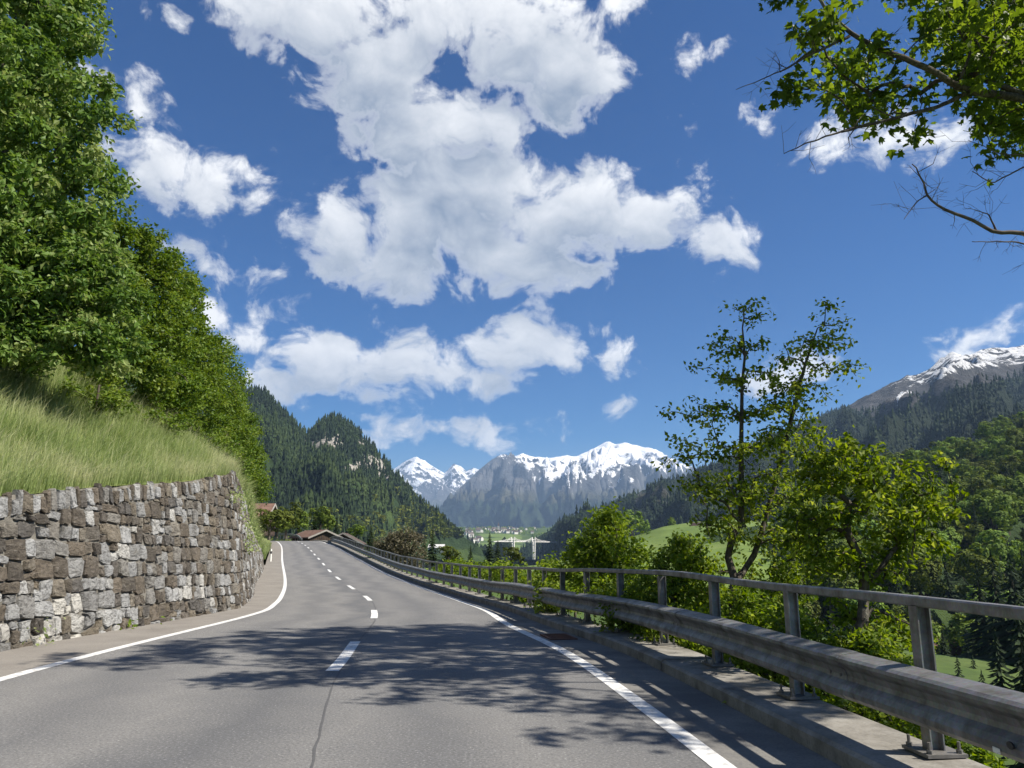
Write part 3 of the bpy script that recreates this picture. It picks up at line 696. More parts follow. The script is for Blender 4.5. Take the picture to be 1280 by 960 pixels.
sline = np.interp(pxm, [560,600,640,680,700,740,780,830,880,1000], [600,585,583,594,604,600,596,590,590,585])
snowM = np.clip(.30 + (sline - pym) / 20 * .40, -.55, .90) - .38 * smooth(700, 600, pxm)
snowM = np.maximum(snowM, blobmask(pxm, pym, [(690,594,20,5,.75),(672,600,10,3,.66),(655,570,18,4,.66)], -.6)); snowM = snowM - .3 * blobmask(pxm, pym, [(728,578,14,6,1.0)], 0)
ridge_obj('mountain', GM, M['mountain'], snow=snowM, wood=np.clip((pym - 618) / 24 + .15, -.2, .95), low=np.clip((pym - 600) / 30, 0, 1))
# long forested mountainside on the right with its snowy top
GR, ntr = ridge([(560,708,2500),(600,704,2500),(640,694,2500),(662,680,2500),(690,661,2550),(740,638,2600),(800,616,2700),(860,594,2800),(910,572,2850),(960,548,2900),(1010,526,2950),(1060,508,3000),(1088,492,3000),(1110,482,3000),(1130,472,3000),(1160,460,3000),(1188,440,3000),(1205,442,3000),(1240,436,3000),(1285,431,3000),(1400,415,3000),(1600,395,2900),(1900,400,2700)],
                [(600,700,1500),(800,698,1250),(1000,660,1000),(1130,640,900),(1280,600,900),(1900,600,800)], 260, 100, 110, 420, 1.05, 10, seed=31, gully=1.3)
pxr, pyr = proj(GR)
tl = np.interp(pxr, [0, 1000, 1060, 1090, 1130, 1180, 1280, 1500], [0, 470, 508, 520, 508, 488, 468, 450])         # tree line
snowR = np.interp(pxr, [1040,1090,1130,1150,1190,1300,1500], [-.5,-.12,.26,.42,.52,.56,.58]) - np.clip((pyr - tl + 24) / 30, -.1, 1.3) * .9
snowR = np.maximum(snowR, blobmask(pxr, pyr, [(1130,492,11,3,.75),(1122,497,6,3,.7)], -.6))
woodR = smooth(-6, 8, pyr - tl); medR = blobmask(pxr, pyr, [(817,622,22,7,1),(1175,650,12,5,0)], 0)
ridge_obj('mountain', GR, M['mountain_near'], snow=snowR, wood=np.where(medR > .3, -.5, woodR * .9), low=np.maximum(.2, medR))
# nearer wooded hill on the right and the meadow shoulder in the middle
GH, nth = ridge([(880,668,520),(960,655,540),(1040,628,580),(1090,606,600),(1120,593,615),(1160,578,630),(1200,566,650),(1240,552,670),(1280,538,690),(1400,505,700),(1600,470,700),(1900,470,650)],
                [(860,760,260),(960,820,215),(1100,868,190),(1280,925,175),(1500,960,165),(1900,980,150)], 130, 60, 16, 120, 1.0, 0, seed=41)
ridge_obj('hill', GH, M['hill'], rock=np.full(GH.shape[:2], -.6))
pxg, pyg = proj(GH); ii, jj = np.nonzero((pxg > 1150) & (pxg < 1236) & (pyg > 779) & (pyg < 828)); sub_ = GH[ii.min():ii.max() + 1, jj.min():jj.max() + 1].copy()
ui = np.linspace(0, sub_.shape[0] - 1, 24); uj = np.linspace(0, sub_.shape[1] - 1, 20); i0 = np.minimum(ui.astype(int), sub_.shape[0] - 2); j0 = np.minimum(uj.astype(int), sub_.shape[1] - 2); fi = (ui - i0)[:, None, None]; fj = (uj - j0)[None, :, None]
sub_ = (sub_[i0][:, j0] * (1-fi) * (1-fj) + sub_[i0 + 1][:, j0] * fi * (1-fj) + sub_[i0][:, j0 + 1] * (1-fi) * fj + sub_[i0 + 1][:, j0 + 1] * fi * fj)
ed_ = np.minimum(np.minimum(np.arange(24), 23 - np.arange(24))[:, None] / 3., np.minimum(np.arange(20), 19 - np.arange(20))[None] / 3.).clip(0, 1); sub_[..., 2] += -1.5 + 2.2 * ed_
ridge_obj('meadow', sub_, M['meadow'])
GG, ntg = ridge([(640,716,520),(700,704,560),(745,688,600),(785,672,640),(830,658,680),(870,652,700),(920,650,700),(1000,655,680),(1080,665,650)],
                [(640,735,300),(760,735,260),(900,735,250),(1100,735,260)], 80, 40, 3.5, 130, 1.0, 0, seed=51)
ridge_obj('meadow', GG, M['meadow'])
def pick(G, nt, n, rng, tmin=0.0, tmax=1.0):
    s = rng.rand(n) * (G.shape[0] - 1.001); t = (tmin + (tmax - tmin) * rng.rand(n)) * (nt - 1.001)
    i, j = s.astype(int), t.astype(int); a, b = (s - i)[:, None], (t - j)[:, None]
    return (G[i, j] * (1-a) * (1-b) + G[i+1, j] * a * (1-b) + G[i, j+1] * (1-a) * b + G[i+1, j+1] * a * b), s / (G.shape[0] - 1), t / (nt - 1)
# meadows on the valley floor
def patch(px0, px1, py0, py1, D0, D1, n=24):
    out = []
    for j in range(n):
        D = D0 + (D1 - D0) * j / (n - 1)
        for i in range(n):
            p = at(px0 + (px1 - px0) * i / (n - 1), 690, D); w = 1 - abs(2 * i / (n - 1) - 1) ** 3; out.append((p[0], D, float(terrain(p[0], D)) + 1.5 - 5 * (1 - w)))
    return np.array(out), grid_faces(n, n)[:, ::-1]
for args in ((588, 665, 0, 0, 2650, 3450), (560, 605, 0, 0, 1500, 2300), (540, 580, 0, 0, 1150, 1450), (655, 705, 0, 0, 1300, 1900)):
    V, Fq = patch(*args); tag(make('meadow', V, Fq, M['meadow'], smooth_=True), kind='structure')
# ------------------------------------------------------------------ grassy bank above the wall
def bank_z(x, y):
    """height of the bank at plan point (x, y), left of the wall or road"""
    y = np.asarray(y, float); yw = np.clip(y, -8, 63)
    edge = np.where(y < 63, WALL(yw), LEFT(y) - 1.4); h = np.where(y < 63, WALLH(yw), .5) * smooth(75, 60, y) if False else np.where(y < 63, WALLH(yw), .5)
    top = ROADZ(y) + h - .08; d = np.maximum(edge - BAT * h - .02 - x, 0)
    sl = np.interp(y, [-10, 10, 20, 26, 32, 45, 60, 90], [.50, .55, .60, .66, .75, .62, .5, .4])
    return top + np.minimum(d, .28) * .10 + sl * np.maximum(d - .28, 0) * (1 - .18 * smooth(5, 25, d)) + .06 * fbm(x * .5, y * .5, 3, 2) * smooth(0, 2, d)
by = np.concatenate([np.arange(-8, 70, .6), np.arange(70, 152, 2.5)]); bd = np.concatenate([[0, .15, .3, .5], np.arange(.8, 16, .7), np.arange(16, 90, 6)])
edge = np.where(by < 63, WALL(np.minimum(by, 63)) - BAT * WALLH(np.minimum(by, 63)) - .05, LEFT(by) - 1.35)
X = edge[:, None] - bd[None]; Y = np.broadcast_to(by[:, None], X.shape)
Z = bank_z(X, Y)
bank = make('grass_bank', np.stack([X, Y, Z], -1).reshape(-1, 3), grid_faces(len(by), len(bd)), M['bank'], smooth_=True); tag(bank, kind='structure')
def blades(name, pts, lo, hi, width, rng, lean=.35, label=None, cat=None, mat='grass', tint=None):
    n = len(pts); L = rng.uniform(lo, hi, n); a = rng.uniform(0, 2 * np.pi, n)
    ld = np.stack([np.cos(a), np.sin(a)], -1) * rng.uniform(.1, 1, n)[:, None] * lean + np.array([.34, -.10])
    wd = np.stack([-np.sin(a), np.cos(a), 0 * a], -1) * width * rng.uniform(.6, 1.4, n)[:, None]
    p1 = pts + np.concatenate([ld * .35 * L[:, None], .62 * L[:, None]], 1)
    p2 = pts + np.concatenate([ld * 1.1 * L[:, None], (1 - .25 * np.abs(ld).sum(1, keepdims=True)) * L[:, None]], 1)
    V = np.stack([pts - wd, pts + wd, p1 + wd * .8, p1 - wd * .8, p2], 1).reshape(-1, 3); b = np.arange(n)[:, None] * 5
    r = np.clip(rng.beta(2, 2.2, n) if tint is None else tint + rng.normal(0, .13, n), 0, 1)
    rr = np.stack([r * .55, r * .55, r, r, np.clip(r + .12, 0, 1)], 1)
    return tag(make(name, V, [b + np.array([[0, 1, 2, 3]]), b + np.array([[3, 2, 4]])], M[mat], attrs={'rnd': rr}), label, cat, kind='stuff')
rg = np.random.RandomState(3)
N = 150000; gy_ = 8 + 27 * rg.rand(N) ** 1.15; gd = .03 + 9.5 * rg.rand(N) ** 1.15
ge = WALL(gy_) - BAT * WALLH(gy_) - .02; gx_ = ge - gd
clump = fbm(gx_ * 1.2, gy_ * 1.2, 3, 8); keep = rg.rand(N) < .72 + .5 * clump
tint = .46 + .55 * fbm(gx_ * .5, gy_ * .5, 3, 12) + .3 * smooth(1.2, .2, gd)
pts = np.stack([gx_, gy_, bank_z(gx_, gy_) - .02], -1)[keep]
short = np.where(gd[keep] < .6, .55, 1.0)
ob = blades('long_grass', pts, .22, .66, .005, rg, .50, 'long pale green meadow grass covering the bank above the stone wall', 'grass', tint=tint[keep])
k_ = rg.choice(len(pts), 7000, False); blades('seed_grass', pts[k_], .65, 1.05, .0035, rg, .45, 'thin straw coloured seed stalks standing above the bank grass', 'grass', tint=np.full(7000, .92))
# grass on the verge beyond the wall's end
N = 24000; gy_ = 29 + 55 * rg.rand(N) ** 1.3; gd = 5 * rg.rand(N) ** 1.4
gx_ = np.where(gy_ < 63, WALL(np.minimum(gy_, 63)) - BAT * WALLH(np.minimum(gy_, 63)), LEFT(gy_) - 1.35) - gd
pts = np.stack([gx_, gy_, bank_z(gx_, gy_) - .02], -1)
blades('verge_grass', pts, .4, 1.1, .018, rg, .4, 'grass and weeds on the verge where the stone wall tapers out round the bend', 'grass')
# small weeds at the wall foot and trailing weeds on its far end
def weeds(name, P, n, size, label, mat='shrub_leaf', seed=1, grp=None):
    r_ = np.random.RandomState(seed); t = Bag()
    c = np.asarray(P)[r_.randint(0, len(P), n)] + r_.normal(0, 1, (n, 3)) * [size * 1.3, size * 1.3, size * .7]
    leaf_cards(t, c, size * r_.uniform(.35, .8, n), r_, .8)
    return tag(t.make(name, M[mat]), label, 'weeds', grp)
LEAFQ = np.array([[0, 0, 0], [.32, .5, .10], [0, 1.0, -.08], [-.32, .5, .10]])
MAPLE = np.array([[0, 0, 0], [.20, .02, .0], [.46, .14, -.05], [.30, .30, .03], [.55, .62, -.10], [.22, .58, .03], [0, 1.0, -.12], [-.22, .58, .03], [-.55, .62, -.10], [-.30, .30, .03], [-.46, .14, -.05], [-.20, .02, 0]])
def leaf_cards(bag, C, size, rng, upness=.9, axis=None, shape=LEAFQ, rnd=None, droop=.35, outward=None):
    n = len(C); nrm = rng.normal(0, 1, (n, 3)) * .55; nrm[:, 2] += upness; nrm = nrm if outward is None else outward + nrm * .35; nrm /= np.linalg.norm(nrm, axis=1)[:, None]
    ax = rng.normal(0, 1, (n, 3)) if axis is None else axis + rng.normal(0, .55, (n, 3)); ax[:, 2] -= droop
    ax -= nrm * (ax * nrm).sum(1, keepdims=True); ax /= np.linalg.norm(ax, axis=1)[:, None] + 1e-9
    sd = np.cross(ax, nrm); m = len(shape)
    S = np.broadcast_to(np.asarray(size, float), (n,))[:, None, None]
    V = C[:, None] + S * (shape[None, :, 0:1] * sd[:, None] + shape[None, :, 1:2] * ax[:, None] + shape[None, :, 2:3] * nrm[:, None])
    b = np.arange(n)[:, None] * m
    if m == 4: Fs = b + np.array([[0, 1, 2, 3]])
    else:
        Fs = (b[:, :, None] + np.array([[0, 1, 3], [1, 2, 3], [0, 3, 5], [3, 4, 5], [0, 5, 6], [0, 6, 7], [0, 7, 9], [7, 8, 9], [0, 9, 11], [9, 10, 11]])[None]).reshape(-1, 3)
    r = np.clip(rng.beta(2.2, 2.2, n), 0, 1) if rnd is None else np.clip(rnd, 0, 1)
    bag.add(V.reshape(-1, 3), Fs, np.repeat(r, m)); return bag
def foot(y, d=.1, v=.05): return wpt(np.float64(np.interp(y, wally, wl)), np.float64(v), np.float64(d))
weeds('weed_tuft', [foot(16.0)], 60, .16, 'green weed tuft growing at the foot of the stone wall', seed=2)
weeds('weed_tuft', [foot(12.9), foot(12.9, .1, .35)], 50, .13, 'thin upright weeds growing from the base of the pale wall stones', 'grass', seed=3)
weeds('trailing_weeds', [wpt(np.float64(np.interp(y, wally, wl)), np.float64(v), np.float64(.12)) for y, v in ((23, 3.3), (24.5, 3.5), (25.5, 2.9), (26.5, 3.4), (27.6, 2.6), (28.8, 2.3), (29.5, 2.7), (27, 1.9), (31, 2.0))], 700, .17, 'pale green weeds trailing over the far corner of the stone wall', 'grass', seed=4)
# white reflector post on the verge
dp = at(338.5, 697, 52.0); rz_ = float(bank_z(dp[0], 52.)) if False else dp[2] - .25
dl = empty('delineator_post', (dp[0], 52.0, rz_), 'small white delineator post on the verge past the stone wall', 'post')
V_, F_ = tube([(0, 0, 0), (0, 0, .75), (0, 0, .80)], [.06, .055, .04], 6); make('post_body', V_, F_, M['reflector'], dl)
V_, F_ = tube([(0, 0, .50), (0, 0, .66)], [.063, .062], 6); make('black_band', V_, F_, M['black'], dl)
# ------------------------------------------------------------------ tree growing
def grow(pts, trunk, rng, alpha=.3, sub=3, wig=.06, stems=()):
    """join attraction points to a trunk path by short branches; returns nodes, parents"""
    trunk = np.asarray(trunk, float); nodes = [p for p in trunk]; par = [-1] + list(range(len(trunk) - 1))
    plen = [0.0]
    for i in range(1, len(trunk)): plen.append(plen[-1] + np.linalg.norm(trunk[i] - trunk[i-1]))
    for st in stems:                                       # further main stems, each leaving the nearest trunk node
        j = int(np.argmin(np.linalg.norm(np.array(nodes[:len(par)]) - st[0], axis=1)))
        f = np.linspace(0, 1, 12)[1:] * (len(st) - 1); st = np.asarray(st, float); i = np.minimum(f.astype(int), len(st) - 2); Q = st[i] * (1 - (f - i))[:, None] + st[i + 1] * (f - i)[:, None]
        for q in Q: plen.append(plen[j] + np.linalg.norm(q - nodes[j])); nodes.append(q); par.append(j); j = len(nodes) - 1
    nt_ = len(trunk); trunk = np.array(nodes)
    start = max(1, nt_ // 3)
    order = np.argsort([np.min(np.linalg.norm(trunk[start:] - p, axis=1)) for p in pts]); term = []
    A = np.zeros((len(trunk) + len(pts) * sub + 4, 3)); A[:len(trunk)] = trunk; PL = np.zeros(len(A)); PL[:len(trunk)] = plen; n = len(trunk)
    for k in order:
        p = pts[k]; dd = np.linalg.norm(A[start:n] - p, axis=1); c = dd + alpha * PL[start:n]; j = int(np.argmin(c)) + start
        d = float(dd[j - start]); m = max(1, min(sub, int(d / .12))); q = A[j].copy(); pj = j
        for s in range(1, m + 1):
            f = s / m; v = q * (1 - f) + p * f
            if s < m: v = v + rng.normal(0, wig, 3) * d * .7 + np.array([0, 0, .10 * d * math.sin(math.pi * f)])
            A[n] = v; par.append(pj); PL[n] = PL[pj] + np.linalg.norm(v - A[pj]); pj = n; n += 1
        term.append(pj)
    return A[:n], np.array(par), np.array(term)
def radii(par, term, tip, expo=.47, maxr=None, trunkr=None):
    w = np.zeros(len(par)); w[term] = 1
    for i in range(len(par) - 1, 0, -1): w[par[i]] += w[i]
    r = tip * np.maximum(w, .6) ** expo
    return np.minimum(r, maxr) if maxr else r
def wood(A, par, r, nside=5, base=0):
    B = Bag(); idx = np.arange(1, len(A)); a, b = A[par[idx]], A[idx]; ra, rb = np.minimum(r[par[idx]], r[idx] * 1.6), r[idx]
    T = b - a; L = np.linalg.norm(T, axis=1); T = T / (L[:, None] + 1e-9); ok = L > 1e-4
    a, b, ra, rb, T = a[ok], b[ok], ra[ok], rb[ok], T[ok]
    ref = np.where(np.abs(T[:, 2:3]) > .9, [[1., 0, 0]], [[0, 0, 1.]]); U = np.cross(T, ref); U /= np.linalg.norm(U, axis=1)[:, None]; Wv = np.cross(U, T)
    an = np.arange(nside) * 2 * np.pi / nside; D = np.cos(an)[None, :, None] * U[:, None] + np.sin(an)[None, :, None] * Wv[:, None]
    V = np.concatenate([a[:, None] - T[:, None] * (ra * .3)[:, None, None] + D * ra[:, None, None], b[:, None] + T[:, None] * (rb * .3)[:, None, None] + D * rb[:, None, None]], 1).reshape(-1, 3)
    k = np.arange(nside); k2 = (k + 1) % nside; q = np.stack([k, k2, nside + k2, nside + k], -1)
    B.add(V, (np.arange(len(a))[:, None, None] * (2 * nside) + q[None]).reshape(-1, 4)); return B
def crown_points(ells, n, rng, shell=3.0):
    E = np.array(ells, float); vol = E[:, 3] * E[:, 4] * E[:, 5]; w = vol ** .75; k = rng.choice(len(E), n, p=w / w.sum())
    d = rng.normal(0, 1, (n, 3)); d /= np.linalg.norm(d, axis=1)[:, None]
    return E[k, :3] + d * E[k, 3:6] * (rng.rand(n) ** (1 / shell))[:, None]
def leaves_on(B, A, par, term, rng, per, spread, size, shape=LEAFQ, up=.9, hang=.0, inner=.5, centre=None, bright=.0, droop=.35):
    w = np.zeros(len(par)); w[term] = 1
    for i in range(len(par) - 1, 0, -1): w[par[i]] += w[i]
    cand = np.concatenate([term, term, np.nonzero((w <= 3) & (np.arange(len(par)) > 0))[0]])
    k = cand[rng.randint(0, len(cand), per * len(term))]
    f = rng.rand(len(k), 1) * inner; c = A[k] * (1 - f) + A[np.maximum(par[k], 0)] * f
    # little sprays: leaves sit in rows along short twigs
    tw = rng.normal(0, 1, (len(A), 3)); tw[:, 2] *= .5; tw /= np.linalg.norm(tw, axis=1)[:, None]
    c = c + tw[k] * rng.uniform(-1, 1, (len(k), 1)) * spread + rng.normal(0, .45, (len(k), 3)) * spread * [1, 1, .75]; c[:, 2] -= hang * rng.rand(len(k))
    tone = rng.normal(0, .21, len(A))[k] + rng.beta(2.2, 2.2, len(k)) + bright
    leaf_cards(B, c, size * rng.uniform(.6, 1.25, len(k)), rng, up, tw[k] + [0, 0, -.1], shape, tone, droop)
def tree(name, base, trunk, ells, label, cat, mat, seed, npts=120, per=40, size=.12, spread=.22, tip=.006, maxr=.15, shape=LEAFQ, group=None, alpha=.3, shell=3.0, up=.9, hang=0, wig=.06, bark='bark', bright=0, droop=.35, extra=None, parts=('trunk', 'crown'), expo=.47, stems=()):
    rng = np.random.RandomState(seed); base = np.asarray(base, float)
    pts = crown_points(ells, npts, rng, shell)
    if extra is not None: pts = np.concatenate([pts, np.asarray(extra, float)])
    tr = np.asarray(trunk, float)
    f = np.linspace(0, 1, 14) * (len(tr) - 1); i = np.minimum(f.astype(int), len(tr) - 2); trs = tr[i] * (1 - (f - i))[:, None] + tr[i + 1] * (f - i)[:, None]
    trs[1:-1] += rng.normal(0, .02, (12, 3)) * np.linalg.norm(tr[-1] - tr[0]) * .3
    A, par, term = grow(pts, trs, rng, alpha, 3, wig, stems); r = radii(par, term, tip, expo, maxr)
    o = empty(name, tuple(base), label, cat, group)
    local(wood(A, par, r, 6 if maxr > .1 else 5).make(parts[0], M[bark], o, True), o)
    B = Bag(); leaves_on(B, A, par, term, rng, per, spread, size, shape, up, hang, centre=None, bright=bright, droop=droop)
    c = local(B.make(parts[1], M[mat], o), o); c['kind'] = 'stuff'
    return o, A, par, term, r
def E(px, py, D, rx, ry, rd):
    """crown lobe at a pixel and distance, radii rx, ry in photo pixels, rd metres deep"""
    p = at(px, py, D); dep = p[1] * CT + (p[2] - EYE) * ST; return (p[0], p[1], p[2], rx * dep / F, rd, ry * dep / F)
TZ = lambda x, y: float(terrain(x, y))
BZ = lambda x, y: float(bank_z(x, y))

# ------------------------------------------------------------------ trees on the bank at the left
def bank_tree(name, x, y, ells, label, mat, seed, **k):
    z = BZ(x, y); c = np.mean([e[:3] for e in ells], axis=0); top = max(e[2] for e in ells)
    return tree(name, (x, y, z), [(x, y, z - .3), (x * .9 + c[0] * .1, y * .9 + c[1] * .1, z + (top - z) * .35), (c[0], c[1], z + (top - z) * .8)], ells, label, 'tree', mat, seed, **k)
bank_tree('lime_tree', -15.5, 19.0, [E(20,60,19,110,90,3.0), E(-40,160,18,120,110,3.0), E(70,150,18.5,75,75,2.4), E(60,-20,19,60,60,2.5), E(95,215,18.5,62,50,2.0), E(20,270,18,110,70,2.2), E(85,290,18.5,62,55,1.8), E(-20,-90,19,120,80,3.)],
          'tall lime tree with pale drooping leaves rising past the top of the picture', 'lime_leaf', 21, npts=520, per=75, size=.19, spread=.30, tip=.007, maxr=.22, up=.35, hang=.12, droop=.9, shell=4, expo=.42)
bank_tree('lime_tree', -22, 24.0, [E(0,200,24,90,120,2.5), E(60,330,24,70,80,2.), E(20,60,24,70,80,2.5), E(-40,380,22,120,80,2.)],
          'second lime tree filling in behind the tall one on the bank', 'lime_leaf', 27, npts=300, per=60, size=.22, spread=.4, maxr=.2, up=.5, shell=3)
bank_tree('hazel_shrub', -14.2, 17.5, [E(20,360,17.5,95,75,1.6), E(-60,400,16.5,90,80,1.6), E(110,370,18.2,62,70,1.5), E(60,425,17.5,85,45,1.3), E(130,440,18.5,50,40,1.2), E(-30,320,16.5,70,60,1.5)],
          'broad leaved hazel thicket under the lime tree at the top of the grass', 'lime_leaf', 22, npts=380, per=75, size=.16, spread=.26, maxr=.06, up=.6, droop=.6, shell=3)
bank_tree('field_maple', -15.0, 25.0, [E(166,302,24,36,34,1.8), E(170,340,25,48,46,2.0), E(205,350,26,38,40,2.0), E(150,400,24,55,60,2.0), E(200,420,25,50,60,2.0), E(160,460,23,50,40,1.5), E(215,480,25,35,35,1.5)],
          'dense olive green field maple beside the lime tree on the bank', 'hazel_leaf', 23, npts=420, per=80, size=.135, spread=.26, maxr=.12, shell=3, up=.6)
bank_tree('field_maple', -15.5, 32.0, [E(228,365,32,22,30,1.6), E(232,410,31,32,42,2.0), E(215,460,30,50,50,2.0), E(255,450,32,30,40,1.8), E(240,510,30,45,40,1.6), E(200,500,27,45,35,1.3)],
          'middle field maple of the tree belt with a rounded top above the grass', 'hazel_leaf', 24, npts=400, per=76, size=.145, spread=.3, maxr=.12, shell=3, up=.6)
bank_tree('field_maple', -17.5, 39.0, [E(275,455,39,24,30,1.6), E(285,490,39,24,35,1.8), E(262,510,37,40,45,2.), E(290,535,38,22,40,1.6), E(265,555,35,35,30,1.4)],
          'field maple in the belt above the far corner of the stone wall', 'hazel_leaf', 25, npts=300, per=58, size=.14, spread=.33, maxr=.11, shell=3, up=.6)
bank_tree('field_maple', -19.5, 47.0, [E(303,540,46,18,30,1.6), E(308,575,46,20,32,1.6), E(318,600,46,14,22,1.4), E(296,585,42,22,24,1.2), E(322,615,47,11,14,1.2)],
          'low field maple at the far end of the tree belt by the bend', 'hazel_leaf', 26, npts=260, per=56, size=.15, spread=.36, maxr=.1, shell=3, up=.6)
for i, (px, py, D, lab) in enumerate([(25,458,19.5,'dark low bramble under the trees at the upper left of the grass'), (115,482,20.5,'small leafy bramble at the top of the grass near a wooden stake'), (195,505,23,'low bramble at the grass edge below the olive field maple'), (255,548,27,'low bramble at the grass edge near the wall corner')]):
    p = at(px, py, D); z = BZ(p[0], p[1])
    tree('bramble', (p[0], p[1], z), [(p[0], p[1], z), (p[0], p[1], z + .4)], [(p[0], p[1], z + .35, 1.1, .8, .55), (p[0] - .9, p[1], z + .45, .9, .7, .5)], lab, 'shrub', 'hazel_leaf', 40 + i, npts=50, per=45, size=.12, spread=.18, maxr=.02, tip=.004)
p = at(122, 486, 20.2); z = BZ(p[0], p[1])
V_, F_ = tube([(p[0], p[1], z - .1), (p[0] + .03, p[1], z + 1.0)], .03, 6); o = make('wooden_stake', V_ - p * 0, F_, M['twig']); tag(o, 'thin pale wooden stake in the grass below the trees', 'stake')

# ------------------------------------------------------------------ overhanging maple and its dead bough, upper right
mb = np.array([11.0, 9.0, TZ(11.0, 9.0)])
br = [at(1420, 160, 9.0), at(1280, 122, 8.6), at(1205, 116, 8.5)]
mtr = [mb, mb + [-.3, 0, 3.0], at(1420, 260, 9.0), *br]
ell = [E(1245,35,8.6,110,95,1.6), E(1120,40,8.4,100,60,1.4), E(1190,120,8.5,100,36,1.1), E(1035,70,8.2,55,50,.9), E(1080,130,8.4,70,28,.7), E(1000,35,8.0,36,40,.6), E(985,95,8.1,26,34,.5), E(1020,125,8.2,36,24,.5), E(1270,150,8.8,60,36,1.0), E(1380,60,9,120,120,2.0), E(1000,-70,9.5,120,50,1.5),
       E(1180,-100,10.5,190,80,2.2), E(1360,-120,11,180,110,2.3), E(1250,20,11.5,100,90,1.6), E(1330,120,12,60,60,1.6), (10.3,11.6,13.2,3.3,2.3,1.7), (11.2,13.2,12.4,2.2,1.6,1.4), (10.6,6.0,8.4,1.7,1.2,1.0), (8.4,6.0,7.4,1.4,1.5,1.0), (6.0,7.0,6.8,1.0,.8,.6)]
ex = [at(1022, -10, 8.3), at(1060, 42, 8.3), at(1130, 70, 8.4), at(960, 88, 8.1), at(936, 100, 8.1), at(1100, 150, 8.3), at(1050, 165, 8.2), at(935, 5, 8.0), at(925, 12, 8.0)]
mo, A_, par_, term_, r_ = tree('maple_tree', mb, mtr, ell, 'overhanging maple with lobed leaves reaching in from the upper right corner', 'tree', 'maple_leaf', 61, npts=780, per=33, size=.118, spread=.21, tip=.0052, maxr=.20, shape=MAPLE, alpha=.22, up=.55, droop=.8, shell=2.4, expo=.50)
rb = np.random.RandomState(8)
def bare(paths, r0, twigs, seed, name, parent, mat='twig', tl=.35):
    B = Bag(); rg_ = np.random.RandomState(seed)
    for P, rr0, rr1 in paths:
        P = np.array(P); f = np.linspace(0, len(P) - 1, 26); i = np.minimum(f.astype(int), len(P) - 2); Q = P[i] * (1 - (f - i))[:, None] + P[i+1] * (f - i)[:, None]
        Q[1:-1] += rg_.normal(0, .0045, (24, 3)) * np.linalg.norm(P[-1] - P[0]); Q[1:-1] = (Q[:-2] + 2 * Q[1:-1] + Q[2:]) / 4; V, Fs = tube(Q, np.linspace(rr0, rr1, 26), 6); B.add(V, Fs)
        for k in range(twigs):
            a = Q[rg_.randint(4, 26)]; d = rg_.normal(0, 1, 3); d[2] += .3; d /= np.linalg.norm(d); L = tl * rg_.uniform(.4, 1.3)
            q = [a, a + d * L * .5 + rg_.normal(0, .05, 3) * L, a + d * L + rg_.normal(0, .12, 3) * L + [0, 0, .1 * L]]; V, Fs = tube(np.array(q), [rr1 * .8, rr1 * .6, .0012], 4, False); B.add(V, Fs)
            for u in range(2):
                b_ = q[1] * .5 + q[2] * .5; e = d + rg_.normal(0, .8, 3); e /= np.linalg.norm(e); V, Fs = tube(np.array([b_, b_ + e * L * .25, b_ + e * L * .5 + rg_.normal(0, .02, 3)]), [.002, .0016, .001], 3, False); B.add(V, Fs)
    o = B.make(name, M[mat], parent, True); return local(o, parent)
bare([([at(1430,300,8.3), at(1330,292,8.2), at(1280,292,8.2), at(1245,288,8.2), at(1200,270,8.1), at(1165,250,8.0), at(1152,225,8.0), at(1140,205,8.0)], .034, .006),
      ([at(1160,243,8.0), at(1146,252,8.0), at(1130,274,7.9)], .009, .003), ([at(1245,288,8.2), at(1236,268,8.2), at(1218,262,8.2)], .012, .003),
      ([at(1330,320,8.6), at(1270,302,8.6), at(1215,302,8.5)], .014, .004), ([at(1380,180,8.6), at(1280,208,8.5), at(1240,230,8.5), at(1215,214,8.5)], .014, .004),
      ([at(1380,210,8.6), at(1280,195,8.7), at(1250,192,8.7), at(1210,175,8.7)], .012, .003), ([at(1100,152,8.3), at(1050,165,8.2), at(1010,178,8.1), at(980,192,8.1)], .016, .004), ([at(1040,45,8.2), at(985,85,8.1), at(920,112,8.1)], .014, .003)], .03, 12, 9, 'dead_bough', mo)

bare([([at(1430,170,8.9), at(1280,122,8.5), at(1205,114,8.2), at(1160,86,8.0), at(1115,66,7.9), at(1062,45,7.8), at(1035,18,7.8), at(1015,-14,7.8)], .055, .014), ([at(1210,116,8.2), at(1160,138,8.0), at(1100,152,8.0), at(1052,165,8.0)], .028, .012),
      ([at(1062,45,7.8), at(1010,70,7.8), at(975,90,7.9)], .018, .008), ([at(1195,112,8.2), at(1212,70,8.1), at(1215,20,8.1)], .022, .008)], .03, 4, 10, 'limb', mo, 'bark')

